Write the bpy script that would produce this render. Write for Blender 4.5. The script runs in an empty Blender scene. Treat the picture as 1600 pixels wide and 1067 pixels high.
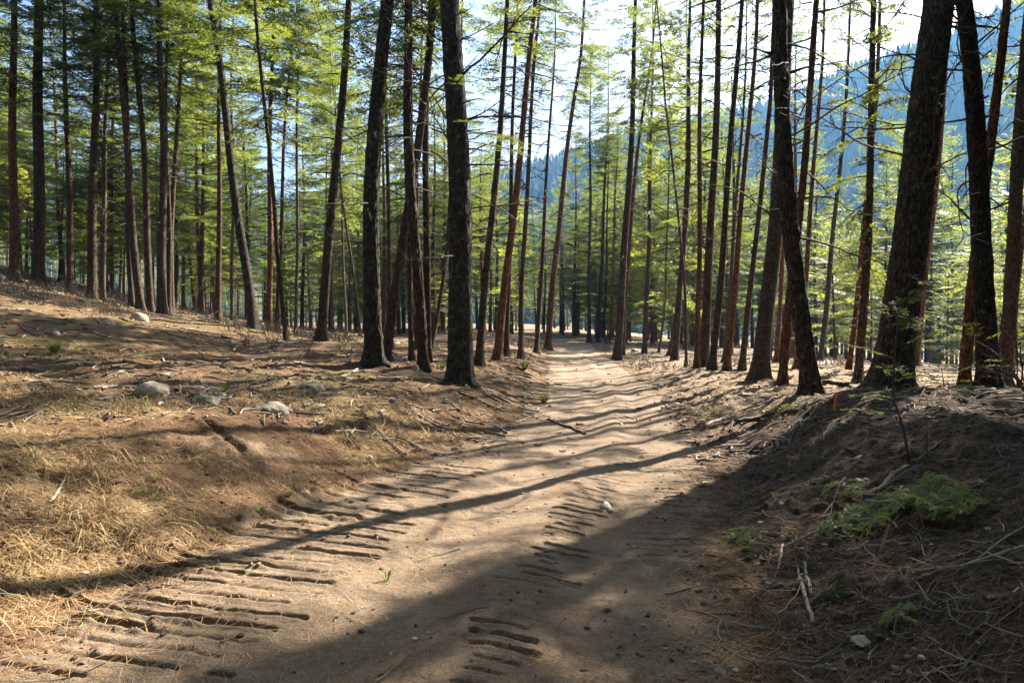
import bpy, math, time
import numpy as np
from mathutils import Vector, Matrix, Quaternion
T0 = time.time()
S = bpy.context.scene
C = S.collection
rng = np.random.default_rng(7)
R = math.radians
# ------------------------------------------------------------------ camera
cd = bpy.data.cameras.new('camera'); cam = bpy.data.objects.new('camera', cd); C.objects.link(cam)
EYE = 1.6; F = 1066.7; CX = 800.0; HOR = 500.0       # photograph pixels (1600 wide)
cam.location = (0, 0, EYE); cam.rotation_euler = (R(90), 0, 0)
cd.sensor_width = 36; cd.lens = 24; cd.shift_y = -(533.5-HOR)/1600
cd.clip_start = 0.05; cd.clip_end = 6000
S.camera = cam
# ------------------------------------------------------------------ light
SUN_AZ, SUN_EL = R(46), R(40)
w = bpy.data.worlds.new('World'); S.world = w; w.use_nodes = True
nt = w.node_tree; nt.nodes.clear()
sk = nt.nodes.new('ShaderNodeTexSky'); sk.sky_type = 'NISHITA'; sk.sun_disc = False
sk.sun_elevation = SUN_EL; sk.sun_rotation = SUN_AZ; sk.air_density = 0.6; sk.dust_density = 3.0; sk.ozone_density = 1.5
bg = nt.nodes.new('ShaderNodeBackground'); bg.inputs['Strength'].default_value = 0.05
wo = nt.nodes.new('ShaderNodeOutputWorld')
nt.links.new(sk.outputs[0], bg.inputs[0]); nt.links.new(bg.outputs[0], wo.inputs[0])
sd = bpy.data.lights.new('sun', 'SUN'); sd.energy = 5.0; sd.angle = R(0.53); sd.color = (1.0, 0.91, 0.76)
sun = bpy.data.objects.new('sun', sd); C.objects.link(sun)
SDIR = Vector((math.sin(SUN_AZ)*math.cos(SUN_EL), math.cos(SUN_AZ)*math.cos(SUN_EL), math.sin(SUN_EL)))
sun.rotation_euler = SDIR.to_track_quat('Z', 'Y').to_euler(); sun.location = (30, 30, 40)
S.view_settings.view_transform = 'Standard'; S.view_settings.look = 'None'
S.view_settings.gamma = 1.0; S.view_settings.use_curve_mapping = False
S.view_settings.exposure = 2.65
cy = S.cycles
cy.max_bounces = 6; cy.diffuse_bounces = 3; cy.glossy_bounces = 2; cy.transmission_bounces = 4
cy.volume_bounces = 0; cy.transparent_max_bounces = 4; cy.caustics_reflective = False; cy.caustics_refractive = False
cy.use_denoising = True
# ------------------------------------------------------------------ mesh helpers
def tag(o, label=None, cat=None, group=None, kind=None):
    if label: o['label'] = label
    if cat: o['category'] = cat
    if group: o['group'] = group
    if kind: o['kind'] = kind
    return o

def mesh(name, V, Q=None, T=None, mat=None, smooth=True, attrs=None):
    V = np.asarray(V, np.float32).reshape(-1, 3)
    me = bpy.data.meshes.new(name)
    nq = 0 if Q is None else len(Q); ntri = 0 if T is None else len(T)
    idx = []
    if nq: idx.append(np.asarray(Q, np.int32).ravel())
    if ntri: idx.append(np.asarray(T, np.int32).ravel())
    idx = np.concatenate(idx)
    st = np.concatenate([np.arange(nq)*4, nq*4+np.arange(ntri)*3]).astype(np.int32)
    me.vertices.add(len(V)); me.vertices.foreach_set('co', V.ravel())
    me.loops.add(len(idx)); me.loops.foreach_set('vertex_index', idx)
    me.polygons.add(nq+ntri); me.polygons.foreach_set('loop_start', st)
    me.polygons.foreach_set('use_smooth', np.full(nq+ntri, smooth))
    for k, a in (attrs or {}).items():
        at = me.attributes.new(k, 'FLOAT', 'POINT'); at.data.foreach_set('value', np.asarray(a, np.float32))
    me.update(calc_edges=True)
    if mat: me.materials.append(mat)
    return me

def link(name, me, parent=None, loc=None, rot=None, scale=None):
    o = bpy.data.objects.new(name, me); C.objects.link(o)
    if parent is not None: o.parent = parent
    if loc is not None: o.location = loc
    if rot is not None:
        if isinstance(rot, Quaternion): o.rotation_mode = 'QUATERNION'; o.rotation_quaternion = rot
        else: o.rotation_euler = rot
    if scale is not None: o.scale = scale
    return o

def empty(name, loc, rz=0.0):
    o = bpy.data.objects.new(name, None); C.objects.link(o); o.location = loc; o.rotation_euler = (0, 0, rz)
    o.empty_display_size = 0.1
    return o

class MB:                                    # collects quads / tris
    def __init__(s): s.V = []; s.Q = []; s.T = []; s.A = []; s.n = 0
    def add(s, V, Q=None, T=None, a=0.5):
        V = np.asarray(V, float).reshape(-1, 3)
        s.V.append(V)
        if Q is not None and len(Q): s.Q.append(np.asarray(Q)+s.n)
        if T is not None and len(T): s.T.append(np.asarray(T)+s.n)
        s.A.append(np.broadcast_to(np.asarray(a, float), (len(V),)))
        s.n += len(V)
    def me(s, name, mat, smooth=True):
        return mesh(name, np.concatenate(s.V), np.concatenate(s.Q) if s.Q else None,
                    np.concatenate(s.T) if s.T else None, mat, smooth, {'tint': np.concatenate(s.A)})

def tube(P, rad, n=6, cap=True):
    P = np.asarray(P, float); m = len(P); rad = np.broadcast_to(np.asarray(rad, float), (m,))
    t = np.gradient(P, axis=0); t /= np.linalg.norm(t, axis=1, keepdims=True)+1e-9
    ref = np.array([0, 0, 1.0]) if abs(t[0, 2]) < .8 else np.array([1.0, 0, 0])
    u = np.cross(t, ref); u /= np.linalg.norm(u, axis=1, keepdims=True)+1e-9
    v = np.cross(t, u)
    a = np.arange(n)*2*np.pi/n
    V = P[:, None]+rad[:, None, None]*(np.cos(a)[None, :, None]*u[:, None]+np.sin(a)[None, :, None]*v[:, None])
    i = np.arange(m-1)[:, None]*n; j = np.arange(n)[None]; k = (j+1) % n
    Q = np.stack([i+j, i+n+j, i+n+k, i+k], -1).reshape(-1, 4)
    V = V.reshape(-1, 3); T = []
    if cap:
        c0 = len(V); V = np.concatenate([V, P[:1], P[-1:]])
        j = np.arange(n); k = (j+1) % n
        T = np.concatenate([np.stack([np.full(n, c0), j, k], -1), np.stack([np.full(n, c0+1), (m-1)*n+k, (m-1)*n+j], -1)])
    return V, Q, T
# ------------------------------------------------------------------ noise
def _h(ix, iy, seed):
    with np.errstate(over='ignore'):
        h = (ix.astype(np.int64)*374761393+iy.astype(np.int64)*668265263+seed*974634777) & 0xffffffff
        h = ((h ^ (h >> 13))*1274126177) & 0xffffffff
        h = h ^ (h >> 16)
    return (h & 0xffffff)/float(0xffffff)*2-1
def vn(x, y, seed=0):
    x0 = np.floor(x); y0 = np.floor(y); fx = x-x0; fy = y-y0
    fx = fx*fx*(3-2*fx); fy = fy*fy*(3-2*fy)
    a = _h(x0, y0, seed); b = _h(x0+1, y0, seed); c = _h(x0, y0+1, seed); d = _h(x0+1, y0+1, seed)
    return (a+(b-a)*fx)+((c+(d-c)*fx)-(a+(b-a)*fx))*fy
def fbm(x, y, seed=0, octv=3):
    s = 0; a = 1.0; f = 1.0; tt = 0
    for o in range(octv):
        s = s+a*vn(x*f+o*17.3, y*f-o*9.1, seed+o); tt += a; a *= .5; f *= 2.03
    return s/tt
def ss(x): x = np.clip(x, 0, 1); return x*x*(3-2*x)
# ------------------------------------------------------------------ terrain
_yt = np.linspace(-80, 400, 2401)
_xr = np.interp(_yt, [-80, -20, 0, 3, 5.7, 8.5, 14, 28, 48, 62, 80, 110, 400], [-20, -6, -1.35, -.75, -.2, .9, 1.9, 2.75, 4.0, 3.4, .5, -8, -90])
_k = np.exp(-np.linspace(-2, 2, 17)**2); _k /= _k.sum()
_xr[8:-8] = np.convolve(_xr, _k, 'valid')
_mr = np.gradient(_xr, _yt)
def road_xc(y): return np.interp(y, _yt, _xr)
def road_m(y): return np.interp(y, _yt, _mr)
LU = [0, .35, 1.0, 2.4, 4.5, 8, 10.5, 15, 20, 30, 50, 80, 140, 800]
LZ = [0, .09, .32, .48, .70, .95, 1.4, 2.2, 3.3, 5.6, 11, 17, 22, 26]
def half_w(y): return np.interp(y, [0, 5.5, 7.5, 11, 30, 60], [1.78, 1.75, 1.62, 1.22, 1.2, 1.5])
def lat(x, y): return (x-road_xc(y))*1.75/half_w(y)
def Hbase(x, y):
    xc = road_xc(y); s = x-xc; hw = half_w(y)
    u = -hw-s; v = s-hw
    far = np.maximum(0, y-22)
    up = np.where(u > 2.4, 2.4+np.maximum(0, (u-2.4)-.36*far), u)
    zl = np.interp(up, LU, LZ)
    zl = zl*(.55+.45*ss((y-1)/4))
    mound = .50*ss(v/2.5)*(1-ss((y-8.0)/6.5))+.14*ss(v/3.0)*(1-ss((y-16)/25))
    mound = mound*(.6+.4*ss((y+1)/4))
    fall = -.085*np.clip(x-7, 0, 90)*ss((y-16)/30)
    z = np.where(u > 0, zl, 0)+np.where(v > 0, mound+fall, 0)
    z = z+.10*fbm(x*.35, y*.35, 3, 2)*ss((np.abs(s)-1.6)/1.5)
    z = z+.45*np.exp(-((x-15.6)**2/9+(y-45)**2/3))
    z = z+.25*fbm(x*.09, y*.09, 11, 2)*ss((y-25)/20)
    return z
def treads(x, y):
    """crawler pad prints: narrow grooves across the lane"""
    xc = road_xc(y); m = road_m(y); s = (x-xc)/np.sqrt(1+m*m)
    t = (y+m*(x-xc))/np.sqrt(1+m*m)
    t = t+.016*vn(s*2.5, t*.8, 5)
    d = np.zeros_like(x)
    def band(s0, s1, pitch, depth, seed, thr, y0, y1):
        k = np.floor(t/pitch); f = (t/pitch-k-.5)*pitch
        on = _h(k, k*0+seed, 77)
        sl = s0+(s1-s0)*0; wob = .12*_h(k, k*0+seed+1, 78)
        e = ss((s-(sl+wob))/.03)*(1-ss((s-(s1+.12*_h(k, k*0+seed+2, 79)))/.05))
        brk = ss((vn(s*4+k*7.1, k*3.7, seed+9)+.85)/.3)
        pr = ss((vn(k*.23, s*1.3, seed+20)+.75-thr)/.3)
        f = f+.007*vn(s*9, k*1.7, seed+31); wd = (.012+.008*on)*(1+.35*vn(s*14, k*2.3, seed+60)); gr = -(1-ss((np.abs(f)-wd)/.008))+.34*np.exp(-((f+.042)/.018)**2)+.24*np.exp(-((f-.042)/.018)**2)+.12*vn(s*22, f*60+k, seed+50)*np.exp(-(f/.06)**2)
        return depth*(.55+.45*on)*e*brk*pr*gr*ss((t-y0)/.4)*(1-ss((t-y1)/1.5))
    d += band(-1.90, -1.12, .150, .066, 3, -.8, 1.0, 12)
    d += band(-1.18, -.62, .150, .050, 7, -.5, 1.0, 11)
    d += band(.48, .78, .115, .036, 40, -.35, 1.0, 12.5)
    d += band(1.20, 1.66, .125, .040, 80, -.35, 4.6, 14)
    return d
def Hh(x, y):
    x = np.asarray(x, float); y = np.asarray(y, float)
    z = Hbase(x, y)
    r = np.hypot(x, y); near = 1-ss((r-16)/14)
    s = lat(x, y)
    on = 1-ss((np.abs(s)-1.45)/.6)
    rt = ss((s-1.7)/.7); lf = ss((-s-1.9)/.7)
    # wheel ruts and crown of the lane
    z = z-on*.022*ss((y-7)/3)*(np.exp(-((s+.80)/.26)**4)+np.exp(-((s-.72)/.26)**4))*(1-ss((y-30)/10))
    z = z+on*(-.035*np.exp(-((s+.15)/.33)**2)-.03*np.exp(-((s-1.0)/.28)**2)+.015*np.exp(-((s-.45)/.22)**2))
    rough = fbm(x*2.2, y*2.2, 21, 4)
    fine = fbm(x*11, y*11, 31, 3)
    lump = fbm(x*.9, y*.9, 25, 2)
    z = z+near*(on*(.014*rough+.010*fine)*(1-.92*ss((r-5)/5))+rt*(.10*rough+.045*fine+.06*lump)+lf*(.075*rough+.030*fine+.09*lump))
    clod = np.clip(vn(x*9, y*9, 51)-.35, 0, 1)
    edge = np.exp(-((np.abs(s)-1.85)/.35)**2)
    z = z+near*clod*(.05*edge+.035*rt+.012*on)
    z = z+near*treads(x, y)
    # scraped slot on the bank left of the lane
    ax_, ay_, bx_, by_ = -3.4, 7.4, -2.6, 6.5
    L_ = math.hypot(bx_-ax_, by_-ay_); ux, uy = (bx_-ax_)/L_, (by_-ay_)/L_
    al = (x-ax_)*ux+(y-ay_)*uy; ac = (x-ax_)*uy-(y-ay_)*ux+.05*vn(x*4, y*4, 66)
    z = z+ss(al/.2)*(1-ss((al-L_)/.25))*(-.11*np.exp(-(ac/.04)**2)+.03*np.exp(-((ac-.1)/.06)**2))
    return z
# pixel of the photograph -> point on the ground
_Yr = np.geomspace(1.6, 400, 4000)
def ground_at(px, py):
    X = (px-CX)/F*_Yr; Z = EYE-(py-HOR)/F*_Yr
    d = Z-Hh(X, _Yr); i = np.argmax(d < 0)
    if d[i] >= 0: i = len(_Yr)-1
    return np.array([X[i], _Yr[i], float(Hh(X[i:i+1], _Yr[i:i+1])[0])])
def at(px, Y): 
    x = (px-CX)/F*Y
    return np.array([x, Y, float(Hh(np.array([x]), np.array([Y]))[0])])
def hz(x, y): return float(Hh(np.array([x]), np.array([y]))[0])
# ------------------------------------------------------------------ materials
class NT:
    def __init__(s, name):
        s.m = bpy.data.materials.new(name); s.m.use_nodes = True; s.t = s.m.node_tree; s.t.nodes.clear()
        s.out = s.n('ShaderNodeOutputMaterial')
    def n(s, typ, **k):
        nd = s.t.nodes.new(typ)
        for a, b in k.items():
            if a.startswith('i_'):
                nd.inputs[a[2:].replace('_', ' ')].default_value = b
            else: setattr(nd, a, b)
        return nd
    def l(s, a, b): s.t.links.new(a, b)
    def noise(s, vec, scale, detail=4, rough=.6):
        nd = s.n('ShaderNodeTexNoise'); nd.inputs['Scale'].default_value = scale
        nd.inputs['Detail'].default_value = detail; nd.inputs['Roughness'].default_value = rough
        if vec is not None: s.l(vec, nd.inputs['Vector'])
        return nd.outputs[0]
    def ramp(s, fac, stops):
        nd = s.n('ShaderNodeValToRGB'); e = nd.color_ramp.elements
        while len(e) < len(stops): e.new(.5)
        for k, (p, c) in enumerate(stops): e[k].position = p; e[k].color = (*c, 1) if len(c) == 3 else c
        s.l(fac, nd.inputs[0]); return nd.outputs[0]
    def mix(s, fac, a, b, mode='MIX'):
        nd = s.n('ShaderNodeMix', data_type='RGBA', blend_type=mode)
        for v, i in ((fac, 0), (a, 6), (b, 7)):
            if hasattr(v, 'is_linked') or hasattr(v, 'links'): s.l(v, nd.inputs[i])
            else: nd.inputs[i].default_value = (*v, 1) if isinstance(v, tuple) and len(v) == 3 else v
        return nd.outputs[2]
    def math(s, op, a, b=None):
        nd = s.n('ShaderNodeMath', operation=op)
        for i, v in enumerate((a, b)):
            if v is None: continue
            if hasattr(v, 'links'): s.l(v, nd.inputs[i])
            else: nd.inputs[i].default_value = v
        return nd.outputs[0]
    def attr(s, name): return s.n('ShaderNodeAttribute', attribute_name=name).outputs['Fac']
    def bump(s, h, dist, strength=1.0, prev=None):
        nd = s.n('ShaderNodeBump'); nd.inputs['Distance'].default_value = dist; nd.inputs['Strength'].default_value = strength
        s.l(h, nd.inputs['Height'])
        if prev is not None: s.l(prev, nd.inputs['Normal'])
        return nd.outputs[0]
    def bsdf(s, col, rough=.85, normal=None, spec=.3):
        b = s.n('ShaderNodeBsdfPrincipled'); b.inputs['Roughness'].default_value = rough
        b.inputs['Specular IOR Level'].default_value = spec
        if hasattr(col, 'links'): s.l(col, b.inputs['Base Color'])
        else: b.inputs['Base Color'].default_value = (*col, 1)
        if normal is not None: s.l(normal, b.inputs['Normal'])
        return b.outputs[0]
    def done(s, sh): s.l(sh, s.out.inputs['Surface']); return s.m

def mat_ground():
    t = NT('earth'); p = t.n('ShaderNodeNewGeometry').outputs['Position']
    big = t.noise(p, .55, 4); mid = t.noise(p, 3.2, 5); fin = t.noise(p, 26, 5, .7); grit = t.noise(p, 120, 3, .7)
    dirt = t.mix(mid, (.135, .097, .070), (.37, .285, .20))
    dirt = t.mix(t.math('MULTIPLY', fin, .9), dirt, (.235, .170, .118))
    dirt = t.mix(t.math('MULTIPLY', t.ramp(t.noise(p, 1.4, 5, .65), [(.40, (1, 1, 1)), (.62, (0, 0, 0))]), .55), dirt, (.115, .080, .056))
    peb = t.ramp(grit, [(.60, (0, 0, 0)), (.72, (1, 1, 1))])
    dirt = t.mix(t.math('MULTIPLY', peb, .55), dirt, (.42, .34, .26))
    crumb = t.ramp(fin, [(.30, (1, 1, 1)), (.42, (0, 0, 0))])
    dirt = t.mix(t.math('MULTIPLY', crumb, .6), dirt, (.10, .060, .038))
    lit = t.ramp(fin, [(.32, (.024, .014, .009)), (.47, (.082, .044, .024)), (.60, (.165, .098, .052)), (.76, (.31, .225, .13))])
    lit2 = t.ramp(grit, [(.32, (.040, .023, .014)), (.52, (.125, .074, .041)), (.72, (.31, .215, .125))])
    lit = t.mix(t.ramp(big, [(.35, (0, 0, 0)), (.65, (1, 1, 1))]), lit, lit2)
    gr = t.ramp(fin, [(.3, (.12, .075, .035)), (.5, (.28, .20, .095)), (.7, (.42, .33, .17))])
    lit = t.mix(t.attr('grass'), lit, gr)
    chf = t.ramp(fin, [(.30, (.040, .027, .018)), (.44, (.135, .092, .058)), (.58, (.27, .20, .130)), (.72, (.42, .33, .225))])
    lit = t.mix(t.math('MULTIPLY', t.attr('chaff'), .85), lit, chf)
    soil = t.ramp(fin, [(.3, (.018, .012, .009)), (.5, (.062, .042, .029)), (.68, (.135, .095, .064))])  # dark humus of the mound, coloured darker still to deepen its shade
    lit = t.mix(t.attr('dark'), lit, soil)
    moss = t.mix(grit, (.05, .07, .015), (.14, .16, .035))
    lit = t.mix(t.math('MULTIPLY', t.attr('moss'), .8), lit, moss)
    rd = t.math('ADD', t.attr('road'), t.math('MULTIPLY', t.math('SUBTRACT', mid, .5), .9))
    col = t.mix(t.ramp(rd, [(.35, (0, 0, 0)), (.65, (1, 1, 1))]), lit, dirt)
    b1 = t.bump(fin, .035, .9); b2 = t.bump(grit, .010, .9, b1)
    return t.done(t.bsdf(col, .95, b2, .15))

def mat_bark(name, dark, mid, light, lichen=0.0, sc=1.0):
    t = NT(name); tc = t.n('ShaderNodeTexCoord').outputs['Object']
    mp = t.n('ShaderNodeMapping'); mp.inputs['Scale'].default_value = (1, 1, .22); t.l(tc, mp.inputs[0])
    rnd = t.n('ShaderNodeObjectInfo').outputs['Random']
    a = t.noise(mp.outputs[0], 22*sc, 5, .65); vor = t.n('ShaderNodeTexVoronoi', feature='DISTANCE_TO_EDGE')
    vor.inputs['Scale'].default_value = 26*sc; t.l(mp.outputs[0], vor.inputs['Vector'])
    crack = t.ramp(vor.outputs[0], [(.0, (0, 0, 0)), (.16, (1, 1, 1))])
    col = t.ramp(a, [(.28, dark), (.5, mid), (.75, light)])
    col = t.mix(crack, (dark[0]*.55, dark[1]*.55, dark[2]*.55), col)
    big = t.noise(tc, 2.1, 3)
    col = t.mix(t.math('MULTIPLY', big, .55), col, dark)
    if lichen:
        f = t.ramp(t.noise(tc, 9, 5, .7), [(.55, (0, 0, 0)), (.68, (1, 1, 1))])
        col = t.mix(t.math('MULTIPLY', f, lichen), col, (.16, .18, .10))
    hs = t.n('ShaderNodeHueSaturation'); t.l(col, hs.inputs['Color'])
    t.l(t.math('ADD', t.math('MULTIPLY', rnd, .5), .75), hs.inputs['Value'])
    bm = t.bump(a, .03, .9, t.bump(crack, .025, .9))
    return t.done(t.bsdf(hs.outputs[0], .9, bm, .2))

def mat_needles(name, dif, tr, trf=.5, var=.35):
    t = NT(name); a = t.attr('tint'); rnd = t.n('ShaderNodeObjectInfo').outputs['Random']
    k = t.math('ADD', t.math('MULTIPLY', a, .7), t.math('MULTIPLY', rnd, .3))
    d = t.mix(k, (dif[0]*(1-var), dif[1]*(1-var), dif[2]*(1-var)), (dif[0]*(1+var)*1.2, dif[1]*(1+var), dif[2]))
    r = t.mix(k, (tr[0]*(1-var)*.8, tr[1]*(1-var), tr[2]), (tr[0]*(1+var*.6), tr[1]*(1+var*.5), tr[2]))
    b = t.bsdf(d, .55, None, .35)
    tl = t.n('ShaderNodeBsdfTranslucent'); t.l(r, tl.inputs['Color'])
    m = t.n('ShaderNodeMixShader'); m.inputs[0].default_value = trf
    t.l(b, m.inputs[1]); t.l(tl.outputs[0], m.inputs[2])
    return t.done(m.outputs[0])

def mat_tint(name, stops, rough=.85, trans=0.0):
    t = NT(name); c = t.ramp(t.attr('tint'), stops)
    b = t.bsdf(c, rough, None, .25)
    if trans:
        tl = t.n('ShaderNodeBsdfTranslucent'); t.l(c, tl.inputs['Color'])
        m = t.n('ShaderNodeMixShader'); m.inputs[0].default_value = trans
        t.l(b, m.inputs[1]); t.l(tl.outputs[0], m.inputs[2]); b = m.outputs[0]
    return t.done(b)

def mat_rock(name, a, b, c, moss=0.0, lich=0.3):
    t = NT(name); tc = t.n('ShaderNodeTexCoord').outputs['Object']
    n1 = t.noise(tc, 7, 6, .65); n2 = t.noise(tc, 38, 4, .7)
    col = t.ramp(n1, [(.3, a), (.5, b), (.7, c)])
    col = t.mix(t.ramp(n2, [(.5, (0, 0, 0)), (.7, (1, 1, 1))]), col, (a[0]*.6, a[1]*.6, a[2]*.6))
    l = t.ramp(t.noise(tc, 5, 5, .75), [(.56, (0, 0, 0)), (.66, (1, 1, 1))])
    col = t.mix(t.math('MULTIPLY', l, lich), col, (.36, .34, .27))
    if moss:
        up = t.n('ShaderNodeSeparateXYZ'); t.l(t.n('ShaderNodeNewGeometry').outputs['Normal'], up.inputs[0])
        mk = t.math('MULTIPLY', t.ramp(up.outputs[2], [(.35, (0, 0, 0)), (.9, (1, 1, 1))]), t.ramp(n1, [(.42, (0, 0, 0)), (.6, (1, 1, 1))]))
        col = t.mix(t.math('MULTIPLY', mk, moss), col, (.10, .12, .03))
    return t.done(t.bsdf(col, .9, t.bump(n2, .012, .8, t.bump(n1, .03, .7)), .25))

M = {}
M['earth'] = mat_ground()
M['fir'] = mat_bark('fir_bark', (.034, .022, .015), (.110, .070, .045), (.22, .150, .100), .25)
M['pine'] = mat_bark('pine_bark', (.065, .028, .014), (.22, .092, .043), (.38, .19, .10), 0, .8)
M['grey'] = mat_bark('grey_bark', (.050, .037, .027), (.15, .108, .076), (.28, .21, .15), .2, 1.3)
M['mossy'] = mat_bark('mossy_bark', (.022, .017, .012), (.066, .050, .035), (.14, .11, .078), .75)
M['needles'] = mat_needles('fir_needles', (.036, .056, .014), (.23, .27, .035), .5, .45)
M['needles_pine'] = mat_needles('pine_needles_live', (.046, .066, .020), (.28, .28, .05), .50)
M['needles_far'] = mat_needles('far_needles', (.042, .062, .020), (.22, .27, .045), .5, .45)
M['needles_young'] = mat_needles('young_needles', (.060, .092, .020), (.38, .40, .05), .55)
M['needles_cut'] = mat_needles('cut_needles', (.15, .215, .060), (.30, .38, .08), .35)
M['twig'] = mat_tint('twig_wood', [(0, (.030, .020, .014)), (.5, (.085, .060, .044)), (1, (.16, .125, .095))])
M['limb'] = mat_tint('limb_wood', [(0, (.022, .015, .011)), (1, (.075, .052, .038))])
M['stick'] = mat_tint('dead_stick', [(0, (.10, .078, .06)), (.6, (.27, .22, .18)), (1, (.52, .46, .38))])
M['litter'] = mat_tint('needle_litter', [(0, (.06, .032, .018)), (.45, (.20, .105, .048)), (.75, (.35, .225, .115)), (1, (.52, .41, .25))])
M['dgrass'] = mat_tint('dry_grass', [(0, (.10, .055, .026)), (.35, (.23, .150, .075)), (.65, (.39, .29, .155)), (.86, (.55, .45, .25)), (.9, (.20, .22, .06)), (1, (.14, .19, .045))], .7, .35)
M['ggrass'] = mat_tint('green_grass', [(0, (.07, .10, .02)), (1, (.24, .32, .06))], .7, .45)
M['clod'] = mat_tint('soil_clod', [(0, (.05, .034, .023)), (.6, (.16, .105, .068)), (.85, (.30, .21, .14)), (1, (.46, .42, .36))], .95)
M['rock'] = mat_rock('pale_granite', (.21, .165, .12), (.36, .295, .225), (.48, .41, .325), 0, .3)
M['mrock'] = mat_rock('mossy_rock', (.15, .125, .095), (.26, .22, .17), (.35, .30, .235), .9, .4)
M['brock'] = mat_rock('lichen_rock', (.14, .12, .098), (.24, .215, .18), (.35, .32, .275), .35, .6)
# ------------------------------------------------------------------ ground sheet (polar grid, finest in view)
def build_ground():
    half = R(43)
    NA, NB = 460, 44
    azd = np.linspace(-half, half, NA); azc = np.linspace(half, 2*np.pi-half, NB+2)[1:-1]
    az = np.concatenate([azd, azc]); na = len(az)
    r1 = np.concatenate([np.geomspace(1.35, 2.7, 70)[:-1], np.geomspace(2.7, 7, 500)[:-1], np.geomspace(7, 14, 190)[:-1], np.geomspace(14, 62, 230)]); r2 = np.geomspace(62, 1500, 70)[1:]
    r = np.concatenate([[.5, .9], r1, r2]); nr = len(r)
    A, RR = np.meshgrid(az, r)
    X = np.sin(A)*RR; Y = np.cos(A)*RR
    Z = Hh(X.ravel(), Y.ravel()).reshape(X.shape)
    V = np.stack([X, Y, Z], -1).reshape(-1, 3)
    V = np.concatenate([V, [[0, 0, hz(0, 0)]]])
    i = np.arange(nr-1)[:, None]*na; j = np.arange(na)[None]; k = (j+1) % na
    Q = np.stack([i+j, i+k, i+na+k, i+na+j], -1).reshape(-1, 4)
    j = np.arange(na); T = np.stack([np.full(na, nr*na), (j+1) % na, j], -1)
    x, y = V[:, 0], V[:, 1]; s = lat(x, y)
    wob = .22*fbm(x*1.3, y*1.3, 61, 3)
    road = 1-ss((np.abs(s)+wob-1.35)/.8)
    road = np.maximum(road, .55*(1-ss((np.hypot((x+2.6)/1.5, (y-6.6)/.8))/1.2)))
    grass = .75*ss((fbm(x*.8, y*.8, 71, 3)+.12)/.5)*ss((-s-1.7)/.8)*(1-.75*ss((y-6)/6))
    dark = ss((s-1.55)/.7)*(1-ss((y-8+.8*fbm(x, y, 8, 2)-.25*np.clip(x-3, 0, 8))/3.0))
    moss = ss((fbm(x*.7+3, y*.7, 81, 3)-.12)/.3)*ss((-s-3)/2)*.4
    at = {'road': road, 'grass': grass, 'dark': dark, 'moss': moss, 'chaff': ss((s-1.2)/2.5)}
    # vertex normals of the whole sheet, so the cut into lane and forest floor shows no seam
    ra = road[Q].mean(1) > .5
    far = np.abs(V[Q, 1].mean(1)) > 110
    ra &= ~far
    e1 = V[Q[:, 2]]-V[Q[:, 0]]; e2 = V[Q[:, 3]]-V[Q[:, 1]]; fn = np.cross(e1, e2)
    vnrm = np.zeros_like(V)
    for c in range(4): np.add.at(vnrm, Q[:, c], fn)
    vnrm[-1] = (0, 0, 1); vnrm /= np.linalg.norm(vnrm, axis=1, keepdims=True)+1e-12
    if vnrm[:, 2].mean() < 0: vnrm = -vnrm; Q = Q[:, ::-1]; T = T[:, ::-1]
    tri_road = True
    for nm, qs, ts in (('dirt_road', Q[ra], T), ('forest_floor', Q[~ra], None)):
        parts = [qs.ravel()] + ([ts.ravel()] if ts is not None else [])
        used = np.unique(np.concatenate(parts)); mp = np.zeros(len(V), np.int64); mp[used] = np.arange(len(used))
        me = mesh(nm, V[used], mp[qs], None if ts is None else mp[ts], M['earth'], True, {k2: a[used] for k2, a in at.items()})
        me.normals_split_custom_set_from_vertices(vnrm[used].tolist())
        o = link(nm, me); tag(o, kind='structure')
build_ground()
print('ground', time.time()-T0)
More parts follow.
